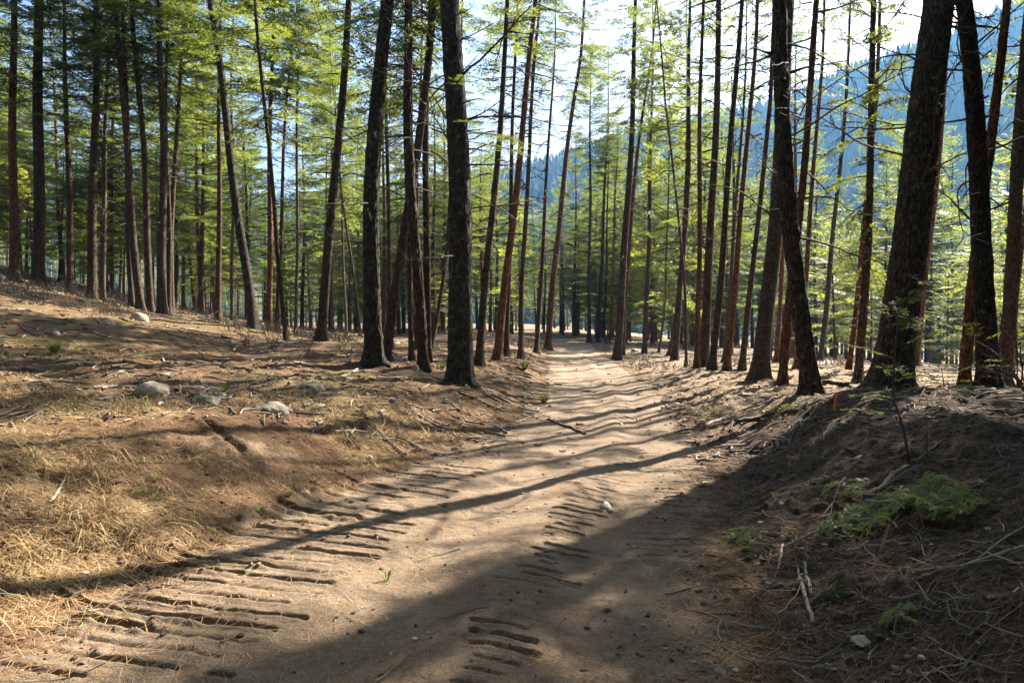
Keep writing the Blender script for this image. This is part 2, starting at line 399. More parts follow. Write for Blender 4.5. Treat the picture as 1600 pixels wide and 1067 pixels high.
# ------------------------------------------------------------------ foliage templates
def branch_template(Lb, seed, shoot=.135, width=.042, sec=.095, droop=.16, bare=.28, dens=1.0, tuft=False):
    """one conifer branch growing along +X: shoots as small blades, wood as a thin stem"""
    g = np.random.default_rng(seed); P0 = []; D = []; Ln = []; tint = []
    segs = []
    def axis(s): return np.array([s*Lb, .06*Lb*math.sin(s*3+seed), -droop*Lb*s*s+.05*Lb*s])
    segs.append((np.array([axis(q) for q in np.linspace(0, 1, 6)]), np.linspace(.012*Lb**.5, .003, 6)))
    n = max(4, int(Lb*(1-bare)/sec*dens))
    for j in range(n):
        s = bare+(1-bare)*(j+.5*g.random())/n
        for sd in (-1, 1):
            if g.random() > .90: continue
            a0 = axis(s); ang = sd*R(38+22*g.random()+14*(1-s)); l = (Lb*.34*(1-s)**.75+.13)*(.65+.6*g.random())
            if s-bare < .12: l *= .6
            d2 = np.array([math.cos(ang), math.sin(ang), -.12+.18*(g.random()-.5)]); d2 /= np.linalg.norm(d2)
            if l > .35: segs.append((np.array([a0, a0+d2*l*.9]), np.array([.005, .002])))
            m = max(2, int(l/.058))
            for q in range(m):
                f = (q+.6)/m; base = a0+d2*l*f+np.array([0, 0, -.10*l*f*f])
                if tuft and f < .45: continue
                for s2 in (-1, 1):
                    if g.random() > .93: continue
                    a2 = ang+s2*R(30+25*g.random())
                    dz = -.05+.30*(g.random()-.5)+(.35*g.random() if tuft else 0)
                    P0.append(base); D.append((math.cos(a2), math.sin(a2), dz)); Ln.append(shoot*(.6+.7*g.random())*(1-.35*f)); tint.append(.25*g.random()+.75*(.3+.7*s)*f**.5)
            P0.append(a0+d2*l*.92); D.append(tuple(d2)); Ln.append(shoot*1.1); tint.append(.8)
    P0 = np.array(P0); D = np.array(D); D /= np.linalg.norm(D, axis=1, keepdims=True); Ln = np.array(Ln)[:, None]; tint = np.array(tint)
    up = np.array([0, 0, 1.0])+g.normal(0, .38, D.shape); W = np.cross(D, up); W /= np.linalg.norm(W, axis=1, keepdims=True)
    wd = width*(.7+.6*g.random((len(D), 1)))*.5
    mid = P0+D*Ln*.45
    quad = np.stack([P0, mid-W*wd, P0+D*Ln, mid+W*wd], 1)
    return quad, tint, segs
TPL = {L: [branch_template(L, int(L*100)+k) for k in range(4)] for L in (.7, 1.2, 1.8, 2.5, 3.2)}
TPLT = {L: [branch_template(L, int(L*77)+k, shoot=.16, width=.05, sec=.16, droop=.05, bare=.35, tuft=True) for k in range(3)] for L in (.7, 1.2, 1.8, 2.5)}
def pick(tp, L, g):
    ks = np.array(sorted(tp)); k = ks[np.argmin(np.abs(ks-L))]
    return tp[k][g.integers(len(tp[k]))], L/k
def rotm(az, pitch, roll=0.0):
    return np.array((Matrix.Rotation(az, 3, 'Z') @ Matrix.Rotation(-pitch, 3, 'Y') @ Matrix.Rotation(roll, 3, 'X')))
def crown_meshes(name, seed, L=12.0, rmax=2.3, n=80, tp=TPL, mat='needles', e_lo=-8, e_hi=42, power=.8, lowfade=.18, dens=1.0, whorl=5):
    g = np.random.default_rng(seed); QV = []; QT = []; wb = MB()
    az = g.random()*6.28; z = 0.0
    for i in range(n):
        if i % whorl == 0: z = L*((i/n)**.92)*.985+g.normal(0, .08)
        zz = np.clip(z+g.normal(0, .12), 0, L*.99); f = zz/L
        az += 2*np.pi/whorl+g.normal(0, .35) + (.6 if i % whorl == 0 else 0)
        lb = rmax*((1-f)**power)*(.62+.62*g.random())*(1 if f > lowfade else .55+.45*f/lowfade)+.22
        lb = min(lb, 3.4)
        if f < lowfade and g.random() < .35: lb *= .5
        (qd, ti, segs), sc = pick(tp, lb, g)
        e = R(e_lo+(e_hi-e_lo)*f**.9+g.normal(0, 7))
        Rm = rotm(az, e, g.normal(0, .25)); off = np.array([.03*math.cos(az), .03*math.sin(az), zz])
        q = qd*sc
        if dens < 1:
            kp = g.random(len(q)) < dens; q = q[kp]; ti = ti[kp]
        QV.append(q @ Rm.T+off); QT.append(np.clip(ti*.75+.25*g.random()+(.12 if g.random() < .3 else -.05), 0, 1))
        for P, rd in segs[:1]+segs[1:9]:
            V, Q, T = tube(P*sc @ Rm.T+off, rd*1.0, 3, False); wb.add(V, Q, None, g.random())
    # leader
    q = np.concatenate(QV); t = np.concatenate(QT)
    V = q.reshape(-1, 3); Q = np.arange(len(V)).reshape(-1, 4)
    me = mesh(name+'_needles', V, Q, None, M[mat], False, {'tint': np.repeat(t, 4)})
    return me, wb.me(name+'_limbs', M['limb'])
CR = {}
for k in range(4): CR.setdefault('fir', []).append(crown_meshes('fir', 100+k, 12, 2.2, 112, lowfade=.10))
for k in range(3): CR.setdefault('open', []).append(crown_meshes('open', 200+k, 12, 1.5, 100, power=.6, e_lo=-14, e_hi=35, lowfade=.15, dens=.95))
for k in range(3): CR.setdefault('pine', []).append(crown_meshes('pine', 300+k, 10, 2.3, 72, TPLT, 'needles_pine', e_lo=0, e_hi=55, power=.45, lowfade=.25, whorl=4))
for k in range(4): CR.setdefault('thin', []).append(crown_meshes('thin', 700+k, 12, 1.35, 60, power=.55, e_lo=-10, e_hi=40, lowfade=.3, dens=.85))
for k in range(2): CR.setdefault('young', []).append(crown_meshes('young', 400+k, 6, 1.7, 70, TPL, 'needles_young', e_lo=-5, e_hi=45, power=.9, lowfade=.05))
for k in range(3): CR.setdefault('far', []).append(crown_meshes('far', 500+k, 12, 2.5, 130, mat='needles_far', lowfade=.1))
def bare_mesh(seed, L, n, lmax, tint=.3):
    g = np.random.default_rng(seed); b = MB()
    for i in range(n):
        z = L*(i+g.random())/n; az = g.random()*6.28; l = lmax*(.25+.75*g.random())*(.5+.5*z/L)
        pts = [np.array([.05, 0, 0])]; d = np.array([1, 0, R(-8+26*(g.random()-.4))]); 
        m = 6
        for q in range(m):
            d = d+np.array([0, g.normal(0, .13), g.normal(-.03, .10)]); d /= np.linalg.norm(d); pts.append(pts[-1]+d*l/m)
        P = np.array(pts) @ rotm(az, 0).T+[0, 0, z]
        V, Q, T = tube(P, np.linspace(.012+.006*l, .003, m+1), 4, False); b.add(V, Q, None, np.clip(tint+.3*g.normal(), 0, 1))
        for q in range(int(2+l*5)):
            k = g.integers(1, m+1); dd = g.normal(0, 1, 3)*[1, 1, .5]; dd /= np.linalg.norm(dd); dd += (P[-1]-P[0])/l*.8
            ll = l*(.12+.25*g.random()); P2 = np.array([P[k], P[k]+dd*ll*.5+[0, 0, -.02], P[k]+dd*ll+[0, 0, g.normal(0, .05)]])
            V, Q, T = tube(P2, [.006, .004, .002], 3, False); b.add(V, Q, None, np.clip(tint+.3*g.normal(), 0, 1))
    return b.me('dead_branches', M['twig'])
BARE = [bare_mesh(600+k, 6.0, 30, 1.7) for k in range(5)]
print('crowns', time.time()-T0)
# ------------------------------------------------------------------ trunks
def trunk_mesh(fx, fy, H, r0, seg, rings, bark, seed, z0=-.35, disp=.0):
    g = np.random.default_rng(seed)
    z = z0+(H-z0)*np.linspace(0, 1, rings)**1.25
    ax, ay = fx(z), fy(z)
    zz = np.clip(z, 0, H)
    rad = r0*(np.clip(1-zz/H, .012, 1)**.72)*(1+.42*np.exp(-zz/(.8*r0+.10))+.35*np.exp(-zz/.07))
    a = np.linspace(0, 2*np.pi, seg, endpoint=False)
    A, Z = np.meshgrid(a, z)
    lob = 1+.20*np.exp(-np.clip(Z, 0, 9)/.30)*np.cos(A*4+seed)+.05*np.exp(-np.clip(Z, 0, 9)/.6)*np.cos(A*7+2*seed)
    n = vn(np.cos(A)*1.6+seed, Z*.55+np.sin(A)*1.6, seed)*.05
    if disp:
        # plated bark: ridges that run up the stem, wrapped round it
        k = max(6, int(r0*2*np.pi/.075)); ua = A/(2*np.pi)*k
        rid = np.minimum(np.abs(((ua+.8*vn(ua*0+np.floor(Z*1.3), Z*2.1, 5)) % 1)-.5)*2, 1)
        rid = rid*(.6+.4*vn(np.floor(ua)*3.1, Z*6, 9))
        n = n+disp*(rid-.5)/np.maximum(r0, .05)+disp*.5*vn(np.floor(ua)*5.3+A*4, Z*14, 12)/r0
    RR = rad[:, None]*lob*(1+n)
    V = np.stack([ax[:, None]+RR*np.cos(A), ay[:, None]+RR*np.sin(A), Z], -1).reshape(-1, 3)
    m = len(z); i = np.arange(m-1)[:, None]*seg; j = np.arange(seg)[None]; kk = (j+1) % seg
    Q = np.stack([i+j, i+kk, i+seg+kk, i+seg+j], -1).reshape(-1, 4)
    return mesh('trunk', V, Q, None, M[bark], True)

NTREE = [0]
def plant_tree(name, label, base, fx, fy, H, r0, bark, crown, zc, group=None, cat='tree', bare=None, seg=14, rings=40, disp=0, cw=1.0):
    NTREE[0] += 1; sd = NTREE[0]*13+5; g = np.random.default_rng(sd)
    t = empty(name, base); tag(t, label, cat, group)
    link('trunk', trunk_mesh(fx, fy, H, r0, seg, rings, bark, sd, disp=disp), t)
    def ax(z): z = np.array([z], float); return Vector((float(fx(z)[0]), float(fy(z)[0]), float(z[0])))
    if crown:
        cm, wm = CR[crown][g.integers(len(CR[crown]))]
        nomL = {'young': 6.0, 'pine': 10.0}.get(crown, 12.0)
        p0, p1 = ax(zc), ax(H); d = p1-p0
        q = d.to_track_quat('Z', 'Y') @ Quaternion((0, 0, 1), g.random()*6.28)
        sz = d.length/nomL; sx = cw*(.62+.38*min(1.5, sz))*(.9+.2*g.random())
        link('crown', cm, t, p0, q, (sx, sx, sz)); link('limbs', wm, t, p0, q, (sx, sx, sz))
    if bare:
        z1, z2, w_ = bare
        p0, p1 = ax(z1), ax(z2); d = p1-p0
        q = d.to_track_quat('Z', 'Y') @ Quaternion((0, 0, 1), g.random()*6.28)
        link('dead_branches', BARE[g.integers(5)], t, p0, q, (w_, w_, d.length/6.0))
    return t, ax

NARROW = {777: .6, 814: .65, 838: .6, 662: .65, 964: .65, 973: .6, 1135: .6, 1159: .6, 1222: .55, 1112: .6, 1100: .6, 1326: .4, 1424: .4, 1213: .6, 1187: .6, 748: .7, 719: .7}
def hero(px, py, wpx, pts, bark, crown, cpy, label, Y=None, H=None, bare=True, cw=1.0, name=None, **kw):
    cw *= NARROW.get(px, 1.0)
    b = ground_at(px, py) if Y is None else at(px, Y)
    Yb = b[1]; dia = wpx*Yb/F; sd = NTREE[0]*7+3; g = np.random.default_rng(sd)
    zs = [0.0]; xs = [0.0]
    for (x, y) in pts:
        zs.append(EYE-(y-HOR)/F*Yb-b[2]); xs.append((x-px)/F*Yb)
    zs = np.array(zs); xs = np.array(xs)
    if len(zs) == 1: zs = np.array([0, 8.0]); xs = np.array([0, g.normal(0, .2)])
    dg = min(len(zs)-1, 2); pc = np.polyfit(zs, xs, dg, w=[6]+[1]*(len(zs)-1)); zt = zs.max()
    c0 = np.polyval(pc, 0.0)
    dp = np.polyder(pc); sl = float(np.polyval(dp, zt)); xt = float(np.polyval(pc, zt))-c0
    fr = g.random()*6; fa = .02+.03*g.random(); ly = g.normal(0, .018)
    def fx(z):
        z = np.asarray(z, float); zc_ = np.clip(z, -.4, zt)
        k = .55*sl/(1+.03*np.maximum(0, z-zt))
        return np.where(z <= zt, np.polyval(pc, zc_)-c0, xt+k*(z-zt))+fa*np.sin(z*.7+fr)*np.clip(z/3, 0, 1)
    def fy(z): z = np.asarray(z, float); return ly*z+fa*np.cos(z*.6+fr)*np.clip(z/3, 0, 1)
    if H is None: H = float(np.clip(13+22*dia+2.5*g.normal(), 14, 26))
    zc = None
    if crown:
        cpy2 = cpy+(0 if px < 500 else 0)
        zc = EYE-(cpy2-HOR)/F*Yb-b[2]; zc = float(np.clip(zc, .4, H-4))
    near = Yb < 16
    br = None
    if bare:
        zb = (zc if zc else H*.5); br = (max(1.2, zb*.35), min(H-2, zb*1.1+1.5), .75+.35*g.random())
    nm = name or {'pine': 'pine_tree'}.get(bark, 'fir_tree')
    t, ax = plant_tree(nm, label, b, fx, fy, H, dia/2*.93, bark, crown, zc, bare=br, cw=cw,
                       seg=56 if near else 16, rings=260 if near else 44, disp=.022 if near else 0, **kw)
    return t, ax, Yb, dia, fx, fy
HERO = [
 # px, py, width, [(x,y) up the stem], bark, crown, crown start py, label
 (22,432,15,[(20,250),(18,0)],'pine','fir',150,'reddish trunk standing leftmost on the crest of the bank', 25),
 (60,420,19,[(63,200),(64,0)],'fir','fir',180,'thick dark trunk second from the left on the crest', 25.5),
 (110,437,11,[(108,300),(103,0)],'fir','open',230,'slim dark trunk alone between the thick dark one and the crossing pair', 26),
 (143,444,15,[(148,300),(157,0)],'fir','fir',170,'darker stem of the crossing pair of trunks on the left crest', 25.5),
 (161,449,9,[(158,330),(166,200),(172,0)],'grey','open',150,'thin lit stem of the crossing pair of trunks on the left crest', 26.5),
 (206,462,10,[(198,300),(190,0)],'grey','fir',170,'slim straight trunk hidden behind the bowed one on the left', 25),
 (220,466,13,[(205,290),(188,167),(183,0)],'fir','fir',90,'bowed trunk curving to the left at the head of a row of five', 24),
 (235,469,12,[(224,250),(207,0)],'fir','open',110,'dark trunk right of the bowed one, leaning slightly left', 24.5),
 (254,475,14,[(249,250),(243,50)],'fir','fir',120,'straight dark trunk with a lit right edge beside twin thin stems', 24),
 (264,477,9,[(263,300),(262,60)],'fir','open',160,'thin dark stem close behind the straight dark trunk', 25.5),
 (269,470,9,[(272,280),(280,150),(295,20)],'grey','fir',190,'thin stem bending right near its top in the left row', 26.5),
 (341,499,10,[(343,300),(346,0)],'fir','open',240,'slim straight trunk left of the lit leaning one', 28),
 (363,500,6,[(362,250)],'grey','open',280,'very thin straight stem between the slim trunk and the leaning one', 31),
 (397,514,16,[(372,330),(348,125),(328,0)],'mossy','fir',110,'sunlit trunk leaning left with low green boughs on its right', 22.5),
 (420,517,10,[(421,300),(424,0)],'pine','open',190,'reddish straight stem just right of the sunlit leaning trunk', 26.5),
 (433,521,8,[(438,300),(447,120),(456,0)],'fir','fir',160,'thin dark stem leaning right out of the crowded trio', 26),
 (448,537,8,[(430,355),(416,180),(403,0)],'fir','open',200,'thin dark stem leaning left across the crowded trio', 20),
 (463,524,6,[(464,300),(466,80)],'grey','fir',220,'very thin upright stem right of the crowded trio', 27),
 (501,538,17,[(518,330),(533,180),(546,0)],'fir','open',20,'stout dark trunk leaning right, alone at the foot of the bank', 21),
 (563,526,5,[(548,400),(532,300)],'grey','open',330,'spindly stem leaning left behind the stout leaning trunk'),
 (541,522,5,[(537,400),(530,280)],'grey','fir',300,'spindly upright stem behind the stout leaning trunk'),
 (643,563,9,[(638,360),(634,150),(640,0)],'fir','open',150,'thin dark trunk behind the forked pair'),
 (662,578,18,[(650,370),(640,150),(636,0)],'fir','fir',30,'dark trunk with a lit right edge between the forked pair and the big trunk'),
 (669,566,13,[(668,360),(668,170),(677,0)],'fir','open',60,'dark trunk close behind the lit edged one left of the big trunk'),
 (650,545,7,[(652,380),(655,200)],'grey','open',260,'slight far stem seen in the gap left of the lit edged trunk'),
 (612,545,8,[(606,330),(603,150)],'fir','open',210,'far dark stem showing inside the fork of the paired trunks'),
 (672,548,7,[(690,450),(700,380)],'fir',None,0,'slanting thin stem crossing left of the big trunk'),
 (748,571,14,[(769,330),(784,140),(795,0)],'fir','open',60,'trunk leaning right just right of the biggest dark trunk'),
 (777,563,14,[(799,340),(822,170),(836,20)],'pine','open',80,'reddish trunk leaning right with a lit foot near the lane'),
 (791,556,9,[(795,400),(802,200),(806,60)],'fir','open',200,'slim dark stem behind the reddish leaning trunk'),
 (814,561,9,[(820,340),(830,180),(842,40)],'grey','open',150,'slim lit stem with bright green boughs beside the lane'),
 (838,552,8,[(850,340),(860,200),(866,80)],'fir','thin',120,'slim dark stem leaning right, left of the last lane side pine'),
 (856,547,11,[(876,320),(893,190),(906,90)],'pine','fir',170,'reddish trunk leaning right, nearest the lane on its left side'),
 (905,514,5,[(905,330),(906,200)],'fir','far',260,'thin far trunk where the lane fades into the forest'),
 (920,535,7,[(922,380),(923,230)],'fir','fir',260,'dark straight trunk on the far side of the bend'),
 (934,535,7,[(941,380),(948,220)],'fir','open',250,'left trunk of a row of three thin ones past the bend'),
 (944,535,5,[(948,400),(951,250)],'fir','fir',280,'middle trunk of a row of three thin ones past the bend'),
 (952,538,5,[(958,400),(964,250)],'pine','open',270,'right trunk of a row of three thin ones past the bend'),
 (964,563,14,[(980,365),(990,130),(997,0)],'fir','fir',190,'dark trunk at the right verge where the lane bends'),
 (973,555,8,[(990,300),(1003,180),(1018,80)],'pine','open',160,'thin reddish stem close behind the verge trunk at the bend'),
 (1007,552,9,[(1015,340),(1020,150),(1022,0)],'grey','fir',200,'straight slim trunk right of the bend with a soil collar'),
 (1029,551,4,[(1036,500),(1040,440)],'grey','young',470,'short bent young stem right of the bend'),
 (1046,556,8,[(1062,440),(1072,250)],'pine','fir',280,'lit slim trunk left of a closer one with a green bough'),
 (1054,563,11,[(1066,440),(1073,250),(1078,100)],'fir','fir',250,'trunk with low green boughs in the middle of the right stand'),
 (1072,573,5,[(1068,420),(1052,260),(1040,170)],'grey',None,0,'crooked dead stem with bare top in the right stand'),
 (1089,574,9,[(1094,420),(1087,280),(1095,100)],'pine','open',40,'slim red trunk left of the straight dark pole'),
 (1100,573,15,[(1114,300),(1120,150),(1125,0)],'fir','pine',-60,'straight dark pole of a trunk in the right stand'),
 (1112,578,12,[(1134,340),(1147,140),(1157,0)],'fir','open',-50,'trunk leaning right beside the straight dark pole'),
 (1135,579,10,[(1160,330),(1172,180),(1182,30)],'pine','open',0,'bright red brown slender trunk leaning right in the right stand'),
 (1132,566,8,[(1146,380),(1156,200),(1162,100)],'grey','fir',190,'pale lit slender stem behind the red brown leaning trunk'),
 (1159,579,10,[(1181,400),(1196,280),(1212,150)],'fir','fir',10,'slender dark trunk between the red brown one and the thick purple grey one'),
 (1187,593,27,[(1205,400),(1220,200),(1233,0)],'grey','open',-150,'thick smooth purple grey trunk left of the mossy leaning one'),
 (1203,565,5,[(1206,500)],'pine','thin',150,'small lit stem peeping out right of the thick grey trunk'),
 (1213,566,8,[(1223,370),(1230,220)],'pine','open',-60,'lit yellowish stem between the thick grey trunk and the mossy one'),
 (1222,602,15,[(1236,445),(1258,216),(1277,0)],'pine','open',-150,'red brown trunk crossing behind the mossy leaning one'),
 (1244,577,9,[(1262,400),(1275,250),(1286,90)],'pine','fir',120,'lit short footed trunk right behind the mossy leaning one'),
 (1273,546,8,[(1281,380),(1286,230),(1292,100)],'pine','pine',150,'red straight stem standing in the sunny clearing'),
 (1281,564,9,[(1298,395),(1310,200),(1318,80)],'grey','fir',180,'pale straight stem in the sunny clearing'),
 (1326,577,9,[(1338,490),(1352,330),(1368,160)],'pine','open',-100,'lit slanting stem behind the bushy green trunk'),
 (1341,595,14,[(1357,310),(1363,160),(1366,20)],'fir','fir',420,'trunk clothed in dense green boughs in the right clearing', None, 17, True, .36),
 (1424,577,21,[(1450,330),(1464,160),(1474,0)],'pine','open',-150,'red brown trunk partly hidden behind the thick mossy one', 23.0),
 (1505,622,19,[(1528,420),(1555,230),(1587,0)],'pine','thin',-200,'red trunk leaning right behind the dark left leaning one', 12.6),
 (1566,620,23,[(1580,400),(1598,155),(1606,0)],'grey','thin',-120,'grey trunk at the right edge leaning right', 14.5, None, True, .8),
 (1578,590,9,[(1590,430),(1602,300)],'pine','fir',330,'thin lit stem at the right edge behind the grey trunk', 18.0),
]
for h in HERO:
    if h[0] > 980 and h[5] in ('fir', 'open', 'pine') and h[0] not in (1341, 1054): h = h[:5]+('thin',)+h[6:]
    hero(*h)
NEAR = {}
NEAR['fork_main'] = hero(585,569,30,[(583,280),(592,120),(603,0)],'mossy','open',-60,'dark straighter trunk of the pair that forks from one foot', Y=None)
NEAR['fork_side'] = hero(602,562,17,[(627,390),(650,242),(664,100),(677,0)],'fir','open',-40,'slanting trunk of the pair that forks from one foot')
NEAR['big'] = hero(719,602,43,[(713,230),(702,0)],'mossy','open',-120,'biggest dark rough trunk standing on the lane bank in the middle', H=24)
NEAR['lean'] = hero(1270,635,30,[(1238,370),(1222,150),(1213,0)],'mossy','thin',-800,'mossy trunk leaning left at the crest of the dark mound', H=19, Y=10.4)
NEAR['thick'] = hero(1388,612,58,[(1420,370),(1448,150),(1466,0)],'mossy','thin',-900,'thickest mossy trunk leaning right, with a red paint spot', H=25, Y=11.0)
NEAR['right'] = hero(1546,622,33,[(1535,330),(1519,150),(1507,0)],'mossy','thin',-600,'dark mossy trunk leaning left at the far right', H=20, cw=.7, Y=11.2)
print('heroes', time.time()-T0)
for k, v in NEAR.items(): print(k, [round(float(c), 2) for c in v[0].location], 'dia', round(v[3], 2))
# ------------------------------------------------------------------ the wood behind
def simple_tree(name, label, b, H, r0, bark, crown, zc, group, lean=None, cw=1.0, bare=True, seg=9, rings=14):
    g = np.random.default_rng(NTREE[0]+9000)
    lx, ly = (g.normal(0, .02), g.normal(0, .02)) if lean is None else lean
    a, ph = .04+.05*g.random(), g.random()*6
    fx = lambda z: lx*np.asarray(z, float)+a*np.sin(np.asarray(z, float)*.45+ph)-a*math.sin(ph)
    fy = lambda z: ly*np.asarray(z, float)
    return plant_tree(name, label, b, fx, fy, H, r0, bark, crown, zc, group, bare=(zc*.35, min(H-2, zc*1.15+1), .7+.4*g.random()) if bare else None, seg=seg, rings=rings, cw=cw)
placed = [np.array(o.location[:2]) for o in C.objects if o.type == 'EMPTY']
def free(p, d):
    return all((p[0]-q[0])**2+(p[1]-q[1])**2 > d*d for q in placed)
REG = [  # px range, Y range, count, crown kinds, crown start m, height, label, group
 (-60, 330, 34, 66, 30, ('fir', 'far'), (1.5, 5), (11, 19), 'conifer with low green boughs on the slope behind the left crest', 'conifers on the slope behind the left crest'),
 (300, 660, 36, 95, 36, ('far', 'fir', 'open'), (1, 5), (12, 20), 'slender conifer in the hollow beyond the foot of the left bank', 'conifers in the hollow beyond the left bank'),
 (620, 1150, 44, 92, 84, ('far', 'fir', 'open'), (1.5, 6.5), (13, 20), 'thin upright conifer in the crowded rows beyond the bend of the lane', 'conifers crowded beyond the bend of the lane'),
 (1120, 1680, 38, 100, 66, ('far', 'fir', 'thin'), (1.5, 6), (13, 20), 'thin conifer in the shaded stand below the sunny clearing on the right', 'conifers below the clearing on the right'),
 (700, 1680, 56, 112, 46, ('far', 'far', 'fir'), (1.0, 5), (15, 23), 'tall thin conifer standing far off below the hazy mountain', 'far conifers below the mountain'),
]
g = np.random.default_rng(42)
for (p0, p1, y0, y1, n, kinds, zr, hr, lab, grp) in REG:
    k = 0; tries = 0
    while k < n and tries < 4000:
        tries += 1
        Y = math.sqrt(g.uniform(y0*y0, y1*y1)); p = at(g.uniform(p0, p1), Y)
        sroad = p[0]-road_xc(Y)
        if abs(sroad) < 2.6 or not free(p, 1.9): continue
        placed.append(p[:2]); H = g.uniform(*hr)
        p = p-[0, 0, .05]
        simple_tree('fir_tree' if g.random() < .6 else 'pine_tree', lab, p, H, .06+.011*H*g.uniform(.6, .85)*.7, ['fir', 'grey', 'pine'][g.integers(3)],
                    kinds[g.integers(len(kinds))], min(H-4, g.uniform(*zr)), grp, cw=1.3)
        k += 1
YNG = [(-40, 340, 33, 50, 14, 'young bright green fir in the undergrowth behind the left crest', 'young firs behind the left crest'),
       (430, 700, 36, 65, 11, 'young bright green fir in the hollow behind the forked pair', 'young firs in the hollow'),
       (780, 1130, 42, 75, 13, 'young bright green fir among the trunks past the bend', 'young firs past the bend'),
       (1290, 1680, 26, 60, 14, 'young sunlit fir among the trunks right of the clearing', 'young firs right of the clearing')]
for (p0, p1, y0, y1, n, lab, grp) in YNG:
    k = 0
    while k < n:
        Y = g.uniform(y0, y1); p = at(g.uniform(p0, p1), Y)
        if abs(p[0]-road_xc(Y)) < 2.8 or not free(p, 1.3): continue
        placed.append(p[:2]); H = g.uniform(4.5, 9.5)
        simple_tree('young_fir', lab, p-[0, 0, .05], H, .03+.006*H, 'grey', 'young', H*g.uniform(.10, .35), grp, bare=False, cw=1.05)
        k += 1
# tall trees added out of view on the sun's side: they shade the mound and the lane
for (x, y, H, zc, cw) in [(12.6, 9.4, 21, 3.5, 1.25), (12.3, 11.5, 20, 4.2, 1.15), (15.5, 13.8, 21, 5, 1.3), (10.4, 5.8, 19, 3.0, 1.2), (13.4, 7.2, 21, 4, 1.3), (18.5, 15.5, 23, 6, 1.3), (17, 11, 22, 5, 1.3), (21, 18.5, 23, 7, 1.3), (9.0, 2.2, 20, 3.5, 1.2), (12.0, 3.4, 21, 3.5, 1.3), (15, 6, 22, 4, 1.3), (20, 13, 23, 6, 1.3), (10.9, 8.0, 19, 2.8, 1.1), (15.2, 8.8, 22, 4, 1.3), (14.3, 10.8, 22, 4.5, 1.3), (13.6, 13.2, 22, 4.8, 1.25), (10.6, 10.6, 20, 6.6, 1.2), (9.4, 6.4, 19, 4.0, 1.1)]:
    placed.append(np.array([x, y]))
    simple_tree('fir_tree', 'unseen tall fir added for shade past the right end of the dark mound', (x, y, hz(x, y)-.05), H, .20, 'fir', 'fir', zc, 'tall firs past the right end of the mound, added for shade', cw=cw, seg=14, rings=30)
# unseen firs of the same wood, added behind and left to cut skylight
gb = np.random.default_rng(8); kb = 0
while kb < 56:
    a = gb.uniform(R(62), R(300)); r = gb.uniform(6, 30); x, y = r*math.sin(a), r*math.cos(a)
    if abs(x-road_xc(y)) < 2.6 or not free((x, y), 2.6) or (x > 0 and y > -4): continue
    placed.append(np.array([x, y])); kb += 1
    simple_tree('fir_tree', 'unseen tall fir added behind the near end of the lane to cut skylight', (x, y, hz(x, y)-.05), gb.uniform(15, 21), .17, 'fir', 'far', gb.uniform(1.5, 5), 'firs behind the near end of the lane, added to cut skylight', cw=1.6)
print('wood', time.time()-T0)

# far wood that reads as one mass
def far_forest():
    g = np.random.default_rng(77); V = []; Tn = []; tb = MB()
    lod = []
    for (cm, wm) in CR['far']:
        n = len(cm.vertices); co = np.empty(n*3, np.float32); cm.vertices.foreach_get('co', co); co = co.reshape(-1, 4, 3)
        keep = g.random(len(co)) < 560/len(co); q = co[keep]; c = q.mean(1, keepdims=True); lod.append(c+(q-c)*[[[3.7, 3.7, 2.9]]])
    k = 0
    while k < 400:
        Y = math.sqrt(g.uniform(90**2, 210**2)); px = g.uniform(-150, 1750); p = at(px, Y)
        if abs(p[0]-road_xc(Y)) < 2.5: continue
        H = g.uniform(13, 21); zc = g.uniform(.6, 5); q = lod[g.integers(3)]; a = g.random()*6.28; s = (H-zc)/12; sx = .75+.3*g.random()
        Rz = np.array(Matrix.Rotation(a, 3, 'Z'))
        V.append((q*[sx, sx, s]) @ Rz.T+[p[0], p[1], p[2]+zc]); Tn.append(np.full(len(q)*4, .2+.6*g.random())+np.repeat(g.normal(0, .1, len(q)), 4))
        v, Q, T = tube([p-[0, 0, .3], p+[g.normal(0, .2), 0, H*.5], p+[g.normal(0, .4), 0, H]], [.06+.010*H*.6, .10, .02], 5, False); tb.add(v, Q, None, g.random())
        k += 1
    V = np.concatenate(V).reshape(-1, 3)
    me = mesh('far_forest', V, np.arange(len(V)).reshape(-1, 4), None, M['needles_far'], False, {'tint': np.clip(np.concatenate(Tn), 0, 1)})
    o = link('far_forest', me); tag(o, kind='stuff')
    t = link('far_trunks', tb.me('far_trunks', M['limb']), o); tag(t, kind='stuff')
far_forest()
# ------------------------------------------------------------------ mountains across the valley
RM0, RM1 = 260.0, 760.0
def ridge_el(px):
    return np.interp(px, [-3000, -900, -300, 0, 300, 450, 560, 700, 850, 950, 1050, 1130, 1190, 1250, 1320, 1400, 1500, 1600, 1750, 2000, 2600, 5000],
                     [330, 300, 290, 300, 318, 330, 318, 300, 270, 240, 212, 200, 190, 168, 135, 105, 62, 22, -20, 10, 60, 200])
def mount_z(az, r):
    px = CX+F*np.tan(np.clip(az, -1.25, 1.25)); el = (HOR-ridge_el(px))/F*np.cos(az)
    top = el*RM1
    f = ss((r-RM0)/(RM1-RM0)*.98); f = .75*f+.25*np.clip((r-RM0)/(RM1-RM0), 0, 1)
    x = np.sin(az)*r; y = np.cos(az)*r
    z = -9+(top+10)*f
    z = z+(18*fbm(x*.008, y*.008, 91, 4)+10*np.abs(fbm(az*14, r*.004, 93, 3)))*np.clip((r-RM0)/150, 0, 1)*(.35+.65*(1-f))
    return z
